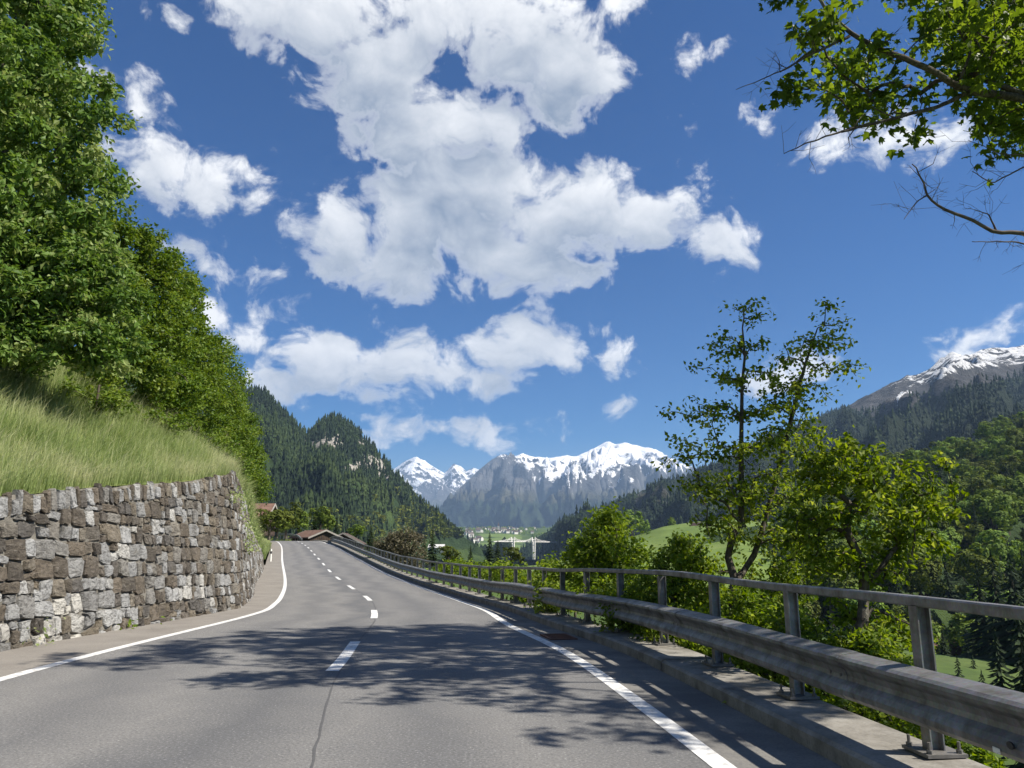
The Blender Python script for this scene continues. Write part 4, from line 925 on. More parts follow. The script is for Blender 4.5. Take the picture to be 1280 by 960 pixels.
# ------------------------------------------------------------------ two trees behind the guardrail
bx, by_ = at(905, 800, 12.6)[0], 12.6
zb = TZ(bx, by_)
tA = [(bx, by_, zb - .3), at(908, 770, 12.6), at(915, 735, 12.5), at(912, 690, 12.5), at(925, 640, 12.5), at(928, 560, 12.5), at(930, 470, 12.5), at(928, 410, 12.5)]
ellA = [E(938,392,12.5,20,14,.3), E(918,432,12.5,44,12,.5), E(948,428,12.5,30,10,.4), E(905,470,12.4,48,12,.5), E(955,470,12.6,40,14,.5), E(890,515,12.4,56,14,.6), E(945,510,12.6,42,18,.6), E(1005,480,12.8,36,22,.4), E(1038,398,12.8,18,18,.3), E(1018,430,12.8,40,12,.4), E(1040,462,12.8,36,12,.4),
        E(978,500,12.7,36,26,.5), E(988,448,12.7,22,14,.4), E(868,540,12.3,40,10,.5), E(880,562,12.3,58,16,.7), E(945,560,12.4,55,26,.8), E(1000,545,12.6,50,26,.7), E(885,605,12.3,60,20,.8), E(950,620,12.4,70,32,.9), E(900,650,12.3,45,26,.7), E(960,675,12.4,60,24,.7)]
exA = [at(945, 378, 12.5), at(915, 385, 12.5), at(1033, 378, 12.8), at(1060, 402, 12.8), at(1000, 420, 12.8), at(845, 515, 12.4), at(862, 458, 12.4), at(1062, 432, 12.8), at(830, 580, 12.3), at(1070, 470, 12.8), at(1040,500,12.8), at(990, 520, 12.7), at(965, 600, 12.6), at(945, 670, 12.5), at(1010, 455, 12.8)]
tree('cherry_tree', (bx, by_, zb), tA, ellA, 'slender two stemmed tree with airy leaves standing tall behind the guardrail', 'tree', 'cherry_leaf', 71, npts=340, per=20, size=.085, spread=.16, bright=.12, tip=.0052, maxr=.13, alpha=.18, shell=2.2, up=.55, droop=.7, extra=exA, expo=.44, wig=.05, stems=[[at(916, 735, 12.5), at(945, 690, 12.6), at(965, 620, 12.7), at(985, 540, 12.8), at(1005, 460, 12.8), at(1022, 410, 12.8)]])
bx, by_ = at(1030, 930, 9.4)[0], 9.4; zb = TZ(bx, by_)
tB = [(bx, by_, zb - .3), at(1045, 880, 9.3), at(1068, 790, 9.2), at(1086, 735, 9.2), at(1082, 705, 9.2), at(1060, 665, 9.2), at(1062, 630, 9.2)]
ellB = [E(1060,580,9.2,60,34,.7), E(1110,600,9.2,60,36,.7), E(1010,600,9.3,48,34,.6), E(1145,630,9.2,48,34,.6), E(1080,640,9.0,75,34,.7), E(1010,660,9.3,44,34,.6), E(1130,680,9.2,52,30,.6), E(1040,700,9.3,50,26,.5), E(1110,720,9.3,40,26,.5), E(1080,770,9.6,60,36,.5), E(1130,790,9.6,40,40,.5), E(1025,560,9.3,36,24,.5)]
ellB = [(e[0], e[1], e[2], e[3] * .82, e[4], e[5] * .8) for e in ellB]
tree('cherry_tree', (bx, by_, zb), tB, ellB, 'bushy bright green tree with a leaning trunk behind the guardrail', 'tree', 'cherry_leaf', 72, npts=200, per=33, size=.08, spread=.115, tip=.0055, maxr=.095, alpha=.22, shell=2.4, up=.5, droop=.75, stems=[[at(1090, 725, 9.2), at(1115, 690, 9.2), at(1145, 660, 9.2)]], extra=[at(1180, 570, 9.2), at(1190, 605, 9.2), at(1195, 640, 9.2), at(1060, 545, 9.2), at(1100, 560, 9.2), at(1170, 690, 9.2)], wig=.07)

# ------------------------------------------------------------------ shrubs on the slope beyond the kerb
def shrub(name, ells, label, mat, seed, **k):
    c = np.mean([e[:3] for e in ells], axis=0); z = TZ(c[0], c[1]); kw = dict(npts=130, per=36, size=.085, spread=.15, tip=.004, maxr=.035, up=.55, shell=2.6, droop=.5); kw.update(k)
    return tree(name, (c[0], c[1], z), [(c[0], c[1], min(z, c[2] - .6)), (c[0], c[1], (z + c[2]) / 2), (c[0] + .1, c[1], c[2])], ells, label, 'shrub', mat, seed, **kw)
shrub('maple_shrub', [E(760,665,17,30,30,.8), E(745,700,17,38,35,.9), E(785,700,16.5,36,34,.9), E(770,740,16,50,30,.9), E(760,645,17,14,16,.5)], 'tall pointed maple shrub behind the handrail at the middle of the picture', 'shrub_leaf', 81, npts=190, per=42, size=.10, spread=.2)
shrub('maple_shrub', [E(720,720,20,30,26,.9), E(700,745,19,36,22,.8), E(735,690,20,18,22,.7)], 'smaller maple shrub just left of the tall pointed shrub', 'shrub_leaf', 82, npts=140, per=36, size=.11, spread=.22)
shrub('maple_shrub', [E(850,715,13.8,40,32,.7), E(860,690,13.8,22,26,.5), E(830,745,13.5,45,34,.7), E(875,750,13.2,40,36,.6)], 'leafy shrub behind the handrail in front of the meadow', 'shrub_leaf', 83, npts=190, per=38)
shrub('maple_shrub', [E(800,770,13.5,50,30,.6), E(850,790,12.2,48,30,.5), E(905,800,11.4,45,34,.5), E(930,770,11.6,40,40,.6)], 'dense low shrub behind the beam between the slim posts and the dark trunk', 'shrub_leaf', 84, npts=230, per=38)
shrub('maple_shrub', [E(960,830,9.8,50,40,.5), E(1000,870,9.0,46,36,.45), E(1040,830,9.2,42,40,.5), E(1000,790,9.8,40,34,.5)], 'low shrub below the beam near the leaning trunk', 'shrub_leaf', 85, npts=210, per=34, size=.075, spread=.13)
shrub('maple_shrub', [E(1090,900,7.4,55,34,.35), E(1150,930,6.8,50,34,.35), E(1200,950,6.5,42,30,.3), E(1110,860,7.8,45,36,.4)], 'bright shrub spilling along the kerb below the beam at lower right', 'shrub_leaf', 86, npts=200, per=32, size=.06, spread=.11, tip=.003, maxr=.02)
shrub('maple_shrub', [E(1130,860,8.6,34,40,.4), E(1090,815,9.0,36,30,.4)], 'leafy shrub beside the thick near post in front of the barn roof', 'shrub_leaf', 87, npts=130, per=26, size=.07, spread=.12)
shrub('maple_shrub', [E(665,735,25,28,22,.9), E(640,720,27,24,16,.9), E(690,725,23,22,24,.9)], 'shrub behind the curved part of the guardrail at the valley view', 'shrub_leaf', 88, npts=130, per=34, size=.13, spread=.28)
shrub('maple_shrub', [E(600,718,36,26,14,1.2), E(570,712,40,26,14,1.2), E(625,722,33,20,14,1.)], 'low bushes behind the guardrail left of the valley view', 'shrub_leaf', 89, npts=130, per=34, size=.16, spread=.34)
shrub('maple_shrub', [E(905,720,13.8,45,34,.6), E(980,740,12.5,55,40,.6), E(1000,700,12.6,40,36,.6)], 'shaded shrub between the two trees behind the handrail', 'cherry_leaf', 90, npts=110, per=22)
N = 9000; gy_ = 16 + 60 * rg.rand(N); gx_ = KERB(gy_) + .74 + 1.5 * rg.rand(N) ** 1.6
pts = np.stack([gx_, gy_, terrain(gx_, gy_) - .02], -1); blades('verge_grass', pts, .3, .75, .012, rg, .4, 'rough grass growing behind the kerb under the guardrail posts', 'grass')
for i, (px, py, D, rx, ry, lab) in enumerate([(500,690,72,34,22,'brown leafed round tree behind the guardrail'), ]):
    e = [E(px, py - 6, D, rx, ry * .9, 2.3), E(px - 14, py + 4, D, rx * .6, ry * .8, 2.0), E(px + 16, py + 6, D, rx * .55, ry * .7, 2.0), E(px + 2, py - 18, D, rx * .6, ry * .6, 1.8)]
    c = e[0]; z = TZ(c[0], c[1]); tree('brown_tree', (c[0], c[1], z), [(c[0], c[1], z), (c[0], c[1], c[2] - 1), (c[0], c[1], c[2])], e, lab, 'tree', 'brown_leaf', 91, npts=260, per=26, size=.22, spread=.42, tip=.02, maxr=.2, shell=3)

# ------------------------------------------------------------------ conifers and broadleaved trees farther off
def conifer_mesh(rng, whorls=24, nb=13, H=1.0, R=.17):
    """whorls of drooping forked sprays round a spire"""
    B = Bag()
    for w in range(whorls):
        f = w / (whorls - 1); z = H * (.05 + .92 * f); r = R * (1 - f) ** .8 * (.8 + .35 * rng.rand()) + .006
        for b in range(max(5, int(nb * (1 - .5 * f)))):
            a = 2 * np.pi * (b + rng.rand() * .9) / max(5, int(nb * (1 - .5 * f))) + w; rr = r * rng.uniform(.6, 1.2); d = np.array([math.cos(a), math.sin(a), 0]); s = np.array([-d[1], d[0], 0]) * rr * rng.uniform(.18, .30); dz = np.array([0, 0, 1.0])
            zz = z + rng.uniform(-.015, .015); root = dz * (zz + .02); mid = d * rr * .6 + dz * (zz - .004); t1 = d * rr + s * .5 + dz * (zz - .045 * (1 - f) - .01); t2 = d * rr * .9 - s * .7 + dz * (zz - .05 * (1 - f) - .01)
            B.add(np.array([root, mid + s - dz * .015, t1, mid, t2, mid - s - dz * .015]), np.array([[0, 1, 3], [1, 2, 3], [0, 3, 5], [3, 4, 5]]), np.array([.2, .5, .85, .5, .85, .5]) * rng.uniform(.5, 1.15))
    B.add(np.array([[.006, 0, H * .94], [-.004, .006, H * .94], [-.004, -.006, H * .94], [0, 0, H]]), np.array([[0, 1, 3], [1, 2, 3], [2, 0, 3]]), .5)
    return B
def broad_mesh(rng, nclump=60, per=34, leaf=.055):
    """unit-height crown: round leaf clumps over overlapping lobes, leaves facing outward"""
    B = Bag(); lob = [(0, 0, .58, .28, .32)] + [(rng.uniform(-.2, .2), rng.uniform(-.2, .2), rng.uniform(.34, .80), rng.uniform(.16, .22), rng.uniform(.17, .23)) for _ in range(6)]
    for k in range(nclump):
        l = lob[k % len(lob)]; d = rng.normal(0, 1, 3); d[2] += .25; d /= np.linalg.norm(d); c = np.array(l[:3]) + d * [l[3], l[3], l[4]] * rng.uniform(.8, 1.0)
        q = rng.normal(0, 1, (per, 3)) + d * .8; q /= np.linalg.norm(q, axis=1)[:, None]; pts = c + q * rng.uniform(.035, .08, (per, 1))
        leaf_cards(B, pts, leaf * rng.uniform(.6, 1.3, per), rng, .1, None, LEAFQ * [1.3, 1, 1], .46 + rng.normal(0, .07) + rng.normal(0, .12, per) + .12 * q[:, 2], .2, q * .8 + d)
    return B
rt = np.random.RandomState(77)
CON = [conifer_mesh(np.random.RandomState(100 + i), 24, 13, 1.0, .15 + .02 * i) for i in range(3)]
BRO = [broad_mesh(np.random.RandomState(200 + i)) for i in range(5)]
def proto(B, mat): 
    o = B.make('crown', M[mat]); me = o.data; bpy.data.objects.remove(o); return me
CONM = [proto(b, 'needle') for b in CON]; BROM = [proto(b, 'far_leaf') for b in BRO]
tk = Bag(); V_, F_ = tube([(0, 0, -.03), (0, 0, .3), (0, 0, .85)], [.022, .016, .003], 6); tk.add(V_, F_); TKC = proto(tk, 'bark')
tk = Bag(); V_, F_ = tube([(0, 0, -.03), (0, 0, .25), (.03, .02, .6)], [.035, .026, .008], 6); tk.add(V_, F_)
for a in (0.3, 2.2, 4.1): V_, F_ = tube([(0, 0, .24), (.12 * math.cos(a), .12 * math.sin(a), .45), (.2 * math.cos(a), .2 * math.sin(a), .62)], [.018, .012, .004], 5); tk.add(V_, F_)
TKB = proto(tk, 'bark')
def far_tree(kind, loc, h, wide, label, group, rng):
    con = kind == 'c'; o = empty('spruce_tree' if con else 'broadleaf_tree', tuple(loc), label, 'tree', group)
    o.rotation_euler = (0, 0, rng.rand() * 6.28); o.scale = (h * wide, h * wide, h)
    link('trunk', TKC if con else TKB, o); c = link('crown', (CONM if con else BROM)[rng.randint(3 if con else 5)], o); c['kind'] = 'stuff'; return o
# individual trees: by pixel of the foot, distance, height
singles = [('c',612,712,118,'tallest dark spruce of the pair behind the guardrail in the middle',5.6,1.6,'on'), ('c',622,714,122,'second dark spruce of the pair behind the guardrail in the middle',4.8,1.7,'on'), ('c',588,714,110,'short dark spruce left of the spruce pair',3.6,1.7,'on'),
           ('c',463,688,100,'dark spruce beside the lower barn roof',3.4,1.6,'on'), ('c',540,706,96,'dark spruce right of the brown tree',4.6,1.6,'on'), ('c',530,703,105,'small spruce between the brown tree and dark spruce',3.8,1.2,'on'),
           ('c',420,672,180,'small spruce above the barn roofs',5.5,1.1,'on'), ('b',357,672,128,'round bright tree at the bend behind the distant guardrail',5.5,1.2,'on'), ('b',372,670,150,'second round tree at the bend left of the barn roof',4.8,1.2,'on'), ('c',394,668,190,'dark spruce rising behind the barn roof',7.5,1.2,'on'),
           ('b',400,668,170,'pale round tree behind the barn roof',6,1.3,'on'), ('b',410,669,185,'light green tree above the lower barn',5,1.3,'on'), ('b',445,676,170,'broad green bush between the barn and brown tree',3.6,1.6,'on'), ('b',640,708,130,'light green tree right of the spruce pair',3.2,1.6,'on'), ('b',560,708,115,'light bush left of the spruces behind the rail',3.0,1.6,'on'),
           ('b',336,674,88,'leafy tree below the red brown house roof',3.3,1.6,'on'), ('b',346,672,92,'round bush in front of the red brown house roof',2.4,1.8,'on')]
for kd, px, py, D, lab, h, w_, _ in singles:
    p = at(px, py, D); far_tree(kd, p, h, w_, lab, 'trees near the road bend', rt)
for px, py, D, h, w_, lab in [(790,671,640,22,1.35,'big rounded dark tree clump on the meadow edge'), (775,672,640,17,1.3,'rounded tree at the left end of the meadow clump'), (805,672,650,16,1.2,'rounded tree at the right end of the meadow clump'), (841,666,690,14,.8,'single small tree standing on the open meadow'), (810,677,620,8,.7,'tiny tree below the clump on the meadow')]:
    far_tree('b', at(px, py, D), h, w_, lab, 'trees on the meadow', rt)
# wooded hill on the right: each tree its own
cnt = 0; kept = []
P, s_, t_ = pick(GH, nth, 9000, rt, .02, 1.0)
pxh, pyh = proj(P)
ok = (pxh > 985) & (pxh < 1345) & (pyh < 990) & ~((np.abs(pxh - 1193) < 46) & (pyh > 776) & (pyh < 850))
P, pxh, pyh = P[ok], pxh[ok], pyh[ok]
order = np.argsort(P[:, 1]); xy = np.zeros((0, 2))
def hill_label(con, t):
    zone = 'along the skyline of the wooded hill' if t > .85 else 'halfway up the wooded hill' if t > .4 else 'low on the wooded hill near the small meadow'
    return ('dark pointed spruce ' if con else 'round green broadleaved tree ') + zone
ts = t_[ok]
for i in rt.permutation(len(P)):
    p = P[i]; rmin = 6.0 + .004 * p[1]
    if len(xy) and np.min(np.hypot(xy[:, 0] - p[0], xy[:, 1] - p[1])) < rmin: continue
    if cnt >= 330: break
    xy = np.vstack([xy, p[:2]]); cnt += 1
    con = rt.rand() < (.35 if pyh[i] > 760 else .12) or (1215 < pxh[i] and pyh[i] > 720 and rt.rand() < .5)
    h = rt.uniform(15, 23) if con else rt.uniform(14, 21)
    far_tree('c' if con else 'b', p - [0, 0, .5], h, rt.uniform(1.0, 1.25), hill_label(con, ts[i]), 'trees of the wooded hill', rt)
for i, (px, py, D, h) in enumerate([(1240, 870, 150, 24), (1262, 880, 145, 27), (1285, 880, 140, 26), (1222, 850, 165, 9), (1183, 838, 170, 9), (1300, 860, 150, 25), (1225, 900, 130, 10), (1265, 960, 95, 15), (1300, 980, 80, 17), (1240, 950, 105, 11), (1205, 900, 120, 9)]):
    far_tree('c', at(px, py, D), h, 1.35, ['tall dark spruce of the group beyond the thick near post', 'tallest spruce of the dark group right of the barn meadow', 'dark spruce at the right picture edge below the handrail', 'mid height spruce at the meadow edge', 'small spruce in front of the low barn roof', 'spruce cut by the right picture edge', 'small spruce low on the slope at lower right', 'spruce filling the lower right corner behind the beam', 'dark spruce partly outside the lower right edge', 'short spruce below the tall group at lower right', 'little spruce under the barn meadow'][i], 'spruces below the handrail', rt)
# forests too far to pick apart: one mass each
def cone_tree(rng, tiers=4, n=6, R=.17):
    V, Fq = [], []
    for k in range(tiers):
        z0 = .05 + .24 * k * (4 / tiers); r = R * (1 - k / tiers * .86); top = min(1.0, z0 + .42); b = len(V)
        for a in range(n): rr = r * (1.25 if a % 2 else .8) * rng.uniform(.85, 1.15); V.append((rr * math.cos(a * 2 * math.pi / n + k), rr * math.sin(a * 2 * math.pi / n + k), z0 - (.03 if a % 2 else 0)))
        V.append((0, 0, top)); Fq += [(b + a, b + (a + 1) % n, b + n) for a in range(n)]
    return np.array(V), np.array(Fq)
def ball_tree(rng, n=26):
    d = rng.normal(0, 1, (n, 3)); d /= np.linalg.norm(d, axis=1)[:, None]; c = np.array([0, 0, .55]) + d * [.3, .3, .36]
    B = Bag(); leaf_cards(B, c - [0, 0, .1], rng.uniform(.22, .42, n), rng, .6, d, LEAFQ * [1.4, 1, 1]); F4 = B.F[4][0]; return np.concatenate(B.V), np.concatenate([F4[:, [0, 1, 2]], F4[:, [0, 2, 3]]])
def forest(name, P, H, wide, tone, protos, kindidx, mat, label, rng):
    B = Bag()
    for k, (V, Ft) in enumerate(protos):
        m = np.nonzero(kindidx == k)[0]
        if not len(m): continue
        a = rng.rand(len(m)) * 6.28; ca, sa = np.cos(a)[:, None], np.sin(a)[:, None]; h = H[m][:, None]; w = (H * wide)[m][:, None]
        Q = np.stack([(V[None, :, 0] * ca - V[None, :, 1] * sa) * w + P[m, 0:1], (V[None, :, 0] * sa + V[None, :, 1] * ca) * w + P[m, 1:2], V[None, :, 2] * h + P[m, 2:3]], -1)
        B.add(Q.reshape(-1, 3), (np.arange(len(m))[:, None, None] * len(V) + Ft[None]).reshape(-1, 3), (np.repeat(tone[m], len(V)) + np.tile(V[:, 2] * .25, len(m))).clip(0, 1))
    return tag(B.make(name, M[mat]), label, 'forest', kind='stuff')
CT_ = [cone_tree(np.random.RandomState(i)) for i in range(4)]; BT_ = [ball_tree(np.random.RandomState(50 + i)) for i in range(3)]
P, s_, t_ = pick(GL, ntl, 17000, rt, .0, 1.0); px_, py_ = proj(P)
rk = blobmask(px_, py_, [(402,557,27,9,.9),(452,556,6,8,.8),(441,588,13,8,.85),(464,582,18,12,.5),(478,590,9,13,.5),(321,502,6,4,.7)], 0)
ok = (px_ > 270) & (rt.rand(len(P)) > rk) & ~((py_ > 672) & (px_ > 470)); P, px_, py_ = P[ok], px_[ok], py_[ok]
light = smooth(470, 545, px_ + (py_ - 600) * .3) * .55 + smooth(640, 668, py_) * .5
br_ = rt.rand(len(P)) < light * .75
patchn = fbm(P[:, 0] * .006, P[:, 1] * .006, 3, 33)
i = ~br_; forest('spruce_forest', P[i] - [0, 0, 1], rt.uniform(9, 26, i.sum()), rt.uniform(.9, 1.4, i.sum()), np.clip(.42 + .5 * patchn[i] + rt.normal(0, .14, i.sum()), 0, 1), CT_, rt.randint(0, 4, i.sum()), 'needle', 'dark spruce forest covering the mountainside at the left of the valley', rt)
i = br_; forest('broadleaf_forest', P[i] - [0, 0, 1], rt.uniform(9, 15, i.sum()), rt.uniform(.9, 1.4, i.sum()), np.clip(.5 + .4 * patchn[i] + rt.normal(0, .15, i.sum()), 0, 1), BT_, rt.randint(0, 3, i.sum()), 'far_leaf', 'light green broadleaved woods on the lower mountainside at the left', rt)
P, s_, t_ = pick(GR, ntr, 26000, rt, .0, .97); px_, py_ = proj(P)
tl_ = np.interp(px_, [0, 1000, 1060, 1090, 1130, 1180, 1280, 1500], [0, 470, 508, 520, 508, 488, 468, 450])
ok = (px_ < 1420) & ~((px_ < 700) & (P[:, 1] < 1950)) & (rt.rand(len(P)) < smooth(-8, 14, py_ - tl_ + 8 * fbm(px_ * .05, py_ * .05, 3, 3))) & (blobmask(px_, py_, [(817,622,22,7,1)], 0) < .3); P, px_, py_ = P[ok], px_[ok], py_[ok]
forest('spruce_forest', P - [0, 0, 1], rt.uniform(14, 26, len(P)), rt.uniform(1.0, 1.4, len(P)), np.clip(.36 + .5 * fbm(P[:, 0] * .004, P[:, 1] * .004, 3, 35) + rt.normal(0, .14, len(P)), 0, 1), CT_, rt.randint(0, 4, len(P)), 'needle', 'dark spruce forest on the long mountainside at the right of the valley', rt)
# scattered groves on the valley floor, around the village and along the rail
def grove(n, px0, px1, D0, D1, hmin, hmax, label, con=.3, clear=()):
    px = rt.uniform(px0, px1, n); D = np.exp(rt.uniform(math.log(D0), math.log(D1), n)); x = (px - 640) / F * D / 1.022 * 1.0
    nz = fbm(x * .01, D * .006, 3, 61); ok = nz > .02
    for a, b, c, d in clear: ok &= ~((px > a) & (px < b) & (D > c) & (D < d))
    x, D = x[ok], D[ok]; P = np.stack([x, D, terrain(x, D) - .5], -1); c = rt.rand(len(P)) < con
    kd = np.where(c, rt.randint(0, 4, len(P)), 4 + rt.randint(0, 3, len(P)))
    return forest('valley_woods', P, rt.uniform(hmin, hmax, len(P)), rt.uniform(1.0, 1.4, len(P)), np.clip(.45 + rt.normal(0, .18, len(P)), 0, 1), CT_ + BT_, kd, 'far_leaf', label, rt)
grove(800, 520, 760, 900, 2600, 9, 17, 'mixed woods and hedges dotted over the valley floor', .3, clear=((560, 605, 1500, 2300), (655, 705, 1300, 1900), (540, 580, 1150, 1450), (628, 685, 900, 2210)))
grove(900, 560, 720, 2600, 4600, 9, 16, 'trees scattered between the village houses at the head of the valley', .4, clear=((588, 665, 2650, 3450),))
grove(1100, 480, 900, 170, 800, 6, 13, 'mixed trees on the lower valley slope behind the guardrail', .3)
# ------------------------------------------------------------------ buildings
def gable(name, loc, w, l, h, rise, rz, label, cat, wallm='wood', roofm='roof', ov=.5, group=None, windows=0, sc=1):
    """barn: walls w (x) by l (y), ridge along y, overhanging roof with fascia boards"""
    o = empty(name, tuple(loc), label, cat, group); o.rotation_euler = (0, 0, rz)
    V = np.array([[-w/2,-l/2,-1.5],[w/2,-l/2,-1.5],[w/2,l/2,-1.5],[-w/2,l/2,-1.5],[-w/2,-l/2,h],[w/2,-l/2,h],[w/2,l/2,h],[-w/2,l/2,h],[0,-l/2,h+rise],[0,l/2,h+rise]])
    make('wall', V, [np.array([[0,1,5,4],[2,3,7,6],[1,2,6,5],[3,0,4,7]]), np.array([[4,5,8],[6,7,9]])], M[wallm], o)
    B = Bag(); k = rise / (w / 2); th = .16
    for sgn in (-1, 1):
        x1 = sgn * (w / 2 + ov); z1 = h - k * ov
        a = np.array([[0, -l/2-ov, h+rise+.06], [x1, -l/2-ov, z1+.06], [x1, l/2+ov, z1+.06], [0, l/2+ov, h+rise+.06]]); B.add(np.concatenate([a, a + [0, 0, th]]), BOXF)
    r = B.make('roof', M[roofm], o)
    for sgn in (-1, 1):
        for yy in (-l/2-ov-.06, l/2+ov):
            x1 = sgn * (w / 2 + ov + .05); z1 = h - k * (ov + .05)
            a = np.array([[0, yy, h+rise-.06], [x1, yy, z1-.06], [x1, yy+.055, z1-.06], [0, yy+.055, h+rise-.06]]); make('fascia_board', np.concatenate([a, a + [0, 0, .30]]), BOXF, M['fascia'], r)
    n = max(4, int(w / .35))
    for i in range(n):                                     # upright boards on the front gable
        x = -w/2 + (i + .5) * w / n; top = h + rise * (1 - abs(x) / (w / 2)) - .05; make('board', boxv(x - w/n*.44, x + w/n*.44, -l/2 - .05, -l/2 - .005, -1.4, max(.3, top)), BOXF, M[wallm], o)
    for i in range(windows): make('window', boxv(-w/4 + i * w/2 - .4, -w/4 + i * w/2 + .4, -l/2 - .08, -l/2 - .055, h * .35, h * .35 + 1.0), BOXF, M['glass'], o)
    return o
p = at(394, 678, 143); gable('barn', (p[0], p[1], p[2] - .5), 5.6, 8.0, 1.35, 1.15, math.radians(38), 'low timber barn with broad brown roof beside the road bend', 'barn')
p = at(431, 684, 150); gable('barn', (p[0], p[1], .2), 6.6, 8.0, 2.15, 1.75, math.radians(6), 'dark timber barn with grey edged roof behind the guardrail', 'barn', roofm='roof_dark')
p = at(307, 651, 100); gable('house', (p[0], p[1], p[2] - .4), 5.5, 6.2, .9, 1.5, math.radians(94), 'red brown pitched roof house showing behind the bank', 'house')
p = at(1178, 821, 205); gable('barn', (p[0], p[1], p[2] + .6), 6.5, 8, 2.4, 1.6, math.radians(68), 'small barn with pinkish brown roof by the meadow clearing', 'barn', ov=.8)
p = at(872, 666, 640); gable('barn', (p[0], p[1], p[2] - .5), 9.5, 11, 4.5, 4.2, math.radians(25), 'small red roofed barn on the green meadow', 'barn', windows=2, wallm='wood')
# houses near the left foot of the valley
for i, (px, py, D, lab) in enumerate([(546, 690, 900, 'long pale roofed farmhouse at the valley foot beyond the brown tree'), (536, 664, 1350, 'pale house on the cleared patch of the hillside'), (552, 668, 1400, 'second pale house on the cleared patch')]):
    p = at(px, py, D); gable('farmhouse', p, 10, 18, 5, 3.5, math.radians(80 + 20 * i), lab, 'house', 'plaster', 'pale_concrete' if i == 0 else 'village_roof', windows=2)
# village at the head of the valley
def house_mesh(w, l, h, rise):
    V = np.array([[-w/2,-l/2,-4],[w/2,-l/2,-4],[w/2,l/2,-4],[-w/2,l/2,-4],[-w/2,-l/2,h],[w/2,-l/2,h],[w/2,l/2,h],[-w/2,l/2,h],[0,-l/2,h+rise],[0,l/2,h+rise]])
    a = .8; k = rise / (w / 2)
    R = np.array([[0,-l/2-a,h+rise+.3],[w/2+a,-l/2-a,h-k*a+.3],[w/2+a,l/2+a,h-k*a+.3],[0,l/2+a,h+rise+.3],[-w/2-a,-l/2-a,h-k*a+.3],[-w/2-a,l/2+a,h-k*a+.3]])
    Vn = np.concatenate([V, R]); o = make('house', Vn, [np.array([[0,1,5,4],[2,3,7,6],[1,2,6,5],[3,0,4,7],[10,11,12,13],[10,13,15,14]]), np.array([[4,5,8],[6,7,9]])], None, mats=[M['plaster'], M['village_roof']], mi=[0,0,0,0,1,1,0,0])
    me = o.data; bpy.data.objects.remove(o); return me
HM = [house_mesh(11, 14, 7, 4), house_mesh(9, 11, 6, 3.5), house_mesh(13, 20, 9, 4.5)]
rv = np.random.RandomState(12)
for k in range(85):
    if k < 40: px, D = rv.uniform(572, 600), rv.uniform(3050, 3900)
    else: px, D = rv.normal(628, 18), rv.uniform(3500, 4150)
    x = (px - 640) / F * D / 1.022
    o = bpy.data.objects.new('village_house', HM[rv.randint(3)]); COL.objects.link(o); o.location = (x, D, float(terrain(x, D)) + .5); o.rotation_euler = (0, 0, rv.rand() * 3.14); s = rv.uniform(.8, 1.35); o.scale = (s, s, s)
    tag(o, 'tiny pale house on the slope at the left end of the far village' if k < 40 else 'tiny pale house clustered round the white church of the far village', 'house', 'houses of the far village')
x = (623 - 640) / F * 3600 / 1.022; ch = empty('church', (x, 3600, float(terrain(x, 3600))), 'white church with a pointed tower in the far village', 'church')
make('nave', boxv(-8, 8, 0, 26, -4, 13), BOXF, M['plaster'], ch)
make('tower', boxv(-4.5, 4.5, -9, 0, -4, 30), BOXF, M['plaster'], ch)
make('spire', np.array([[-5, -9.5, 30], [5, -9.5, 30], [5, .5, 30], [-5, .5, 30], [0, -4.5, 48]]), [np.array([[0, 1, 4], [1, 2, 4], [2, 3, 4], [3, 0, 4]]), np.array([[3, 2, 1, 0]])], M['village_roof'], ch)
# the far road bridge
D = 1750; pa, pb = at(641, 677, D), at(667, 677, D + 40); zdeck = pa[2]
bro = empty('road_bridge', (pa[0], D, float(terrain(pa[0], D))), 'slender white road bridge on tall twin pylons across the far valley', 'bridge')
A0, A1 = at(615, 677, D - 40), at(700, 677, D + 140)
dirv = np.array([A1[0] - A0[0], A1[1] - A0[1], 0]); dirv /= np.linalg.norm(dirv); nrm_ = np.array([-dirv[1], dirv[0], 0])
def bar(a, b, w, h):
    a, b = np.asarray(a, float), np.asarray(b, float); d = (b - a) / np.linalg.norm(b - a); s = np.cross(d, [0, 0, 1.]); s = s / np.linalg.norm(s) if np.linalg.norm(s) > .1 else nrm_; u = np.cross(s, d)
    return np.array([q + s * i * w / 2 + u * j * h / 2 for q in (a, b) for i, j in ((-1, -1), (1, -1), (1, 1), (-1, 1))]), np.concatenate([np.array([[0, 3, 2, 1], [4, 5, 6, 7]]), np.array([[0, 1, 5, 4], [1, 2, 6, 5], [2, 3, 7, 6], [3, 0, 4, 7]])])
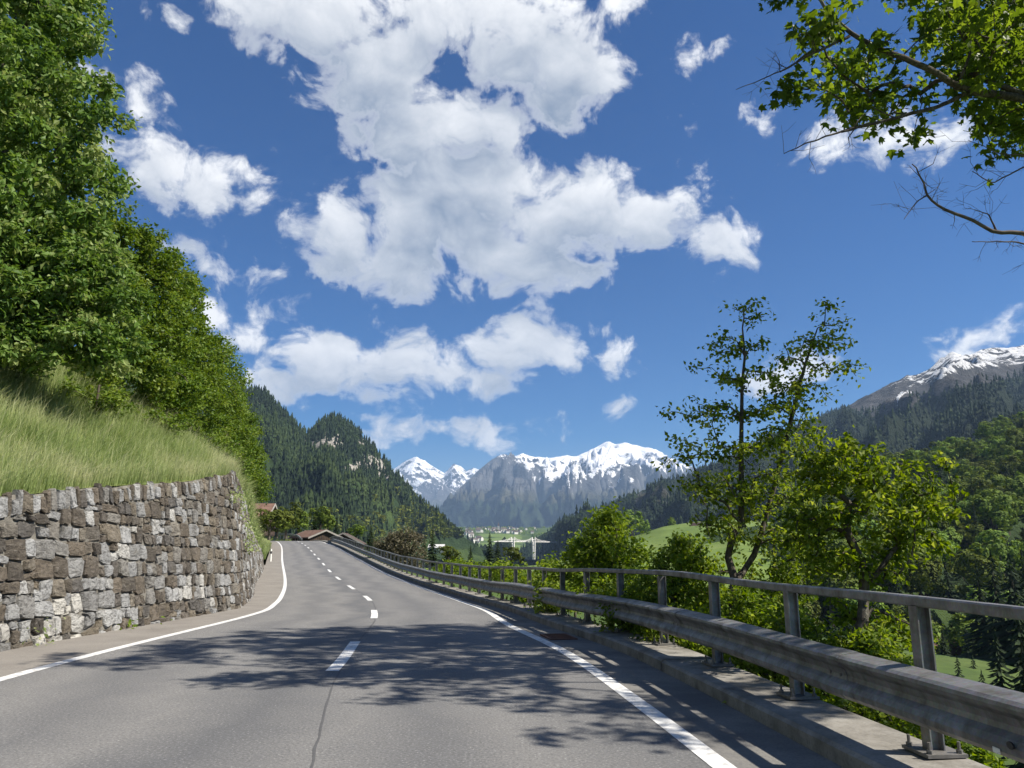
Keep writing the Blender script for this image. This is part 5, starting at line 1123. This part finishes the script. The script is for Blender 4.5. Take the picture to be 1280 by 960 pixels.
A0[2] = A1[2] = zdeck; V, Fq = bar(A0, A1, 11, 1.6); dk = local(make('deck', V, Fq, M['pale_concrete']), bro)
for pt in (pa, pb):
    g0 = float(terrain(pt[0], pt[1])) - 2
    py_o = empty('pylon', (0, 0, 0)); 
    bpy.data.objects.remove(py_o)
    B = Bag()
    for sgn in (-1, 1):
        b0 = np.array([pt[0], pt[1], g0]) + nrm_ * sgn * 4; m = np.array([pt[0], pt[1], zdeck]) + nrm_ * sgn * 5.5 ; t_ = np.array([pt[0], pt[1], zdeck + 10]) + nrm_ * sgn * 7.5
        sh_ = dirv * sgn * 3.0
        for (u, v, ww) in ((b0 + sh_, m + sh_, 3.4), (m + sh_, t_ + sh_, 2.6)): V, Fq = bar(u, v, ww, ww * .8); B.add(V, Fq)
    pyl = local(B.make('pylon', M['pale_concrete']), bro)
    for sgn in (-1, 1):
        for q in range(1, 5):
            for s2 in (-1, 1):
                a = np.array([pt[0], pt[1], zdeck + 10 - q * 1.2]) + nrm_ * sgn * 7.2; b = np.array([pt[0], pt[1], zdeck + .8]) + nrm_ * sgn * 6 + dirv * s2 * q * 13
                V, Fq = bar(a, b, .35, .35); st_ = make('stay_cable', V, Fq, M['pale_concrete'], bro); local(st_, bro)
# ------------------------------------------------------------------ air of the valley
allz = [GL, GS, GM, GR]; top = max(float(g[..., 2].max()) for g in allz) + 60; low = min(float(terrain(X, Y).min()), min(float(g[..., 2].min()) for g in allz)) - 1.0
hz = make('haze', boxv(-27500, 27500, -27500, 27500, low, top), BOXF, None, mats=[]) if False else None
mh = bpy.data.materials.new('valley_air'); mh.use_nodes = True; th_ = NT(mh.node_tree)
oh = th_.n('ShaderNodeOutputMaterial'); pv = th_.n('ShaderNodeVolumePrincipled', {'Color': (.45, .67, 1.0, 1), 'Density': 5.0e-5, 'Anisotropy': .1}); th_.t.links.new(pv.outputs[0], oh.inputs['Volume'])
hz = make('haze', boxv(-27500, 27500, -27500, 27500, low, top), BOXF, mh); tag(hz, 'thin bluish haze filling the valley air', 'haze', kind='stuff')
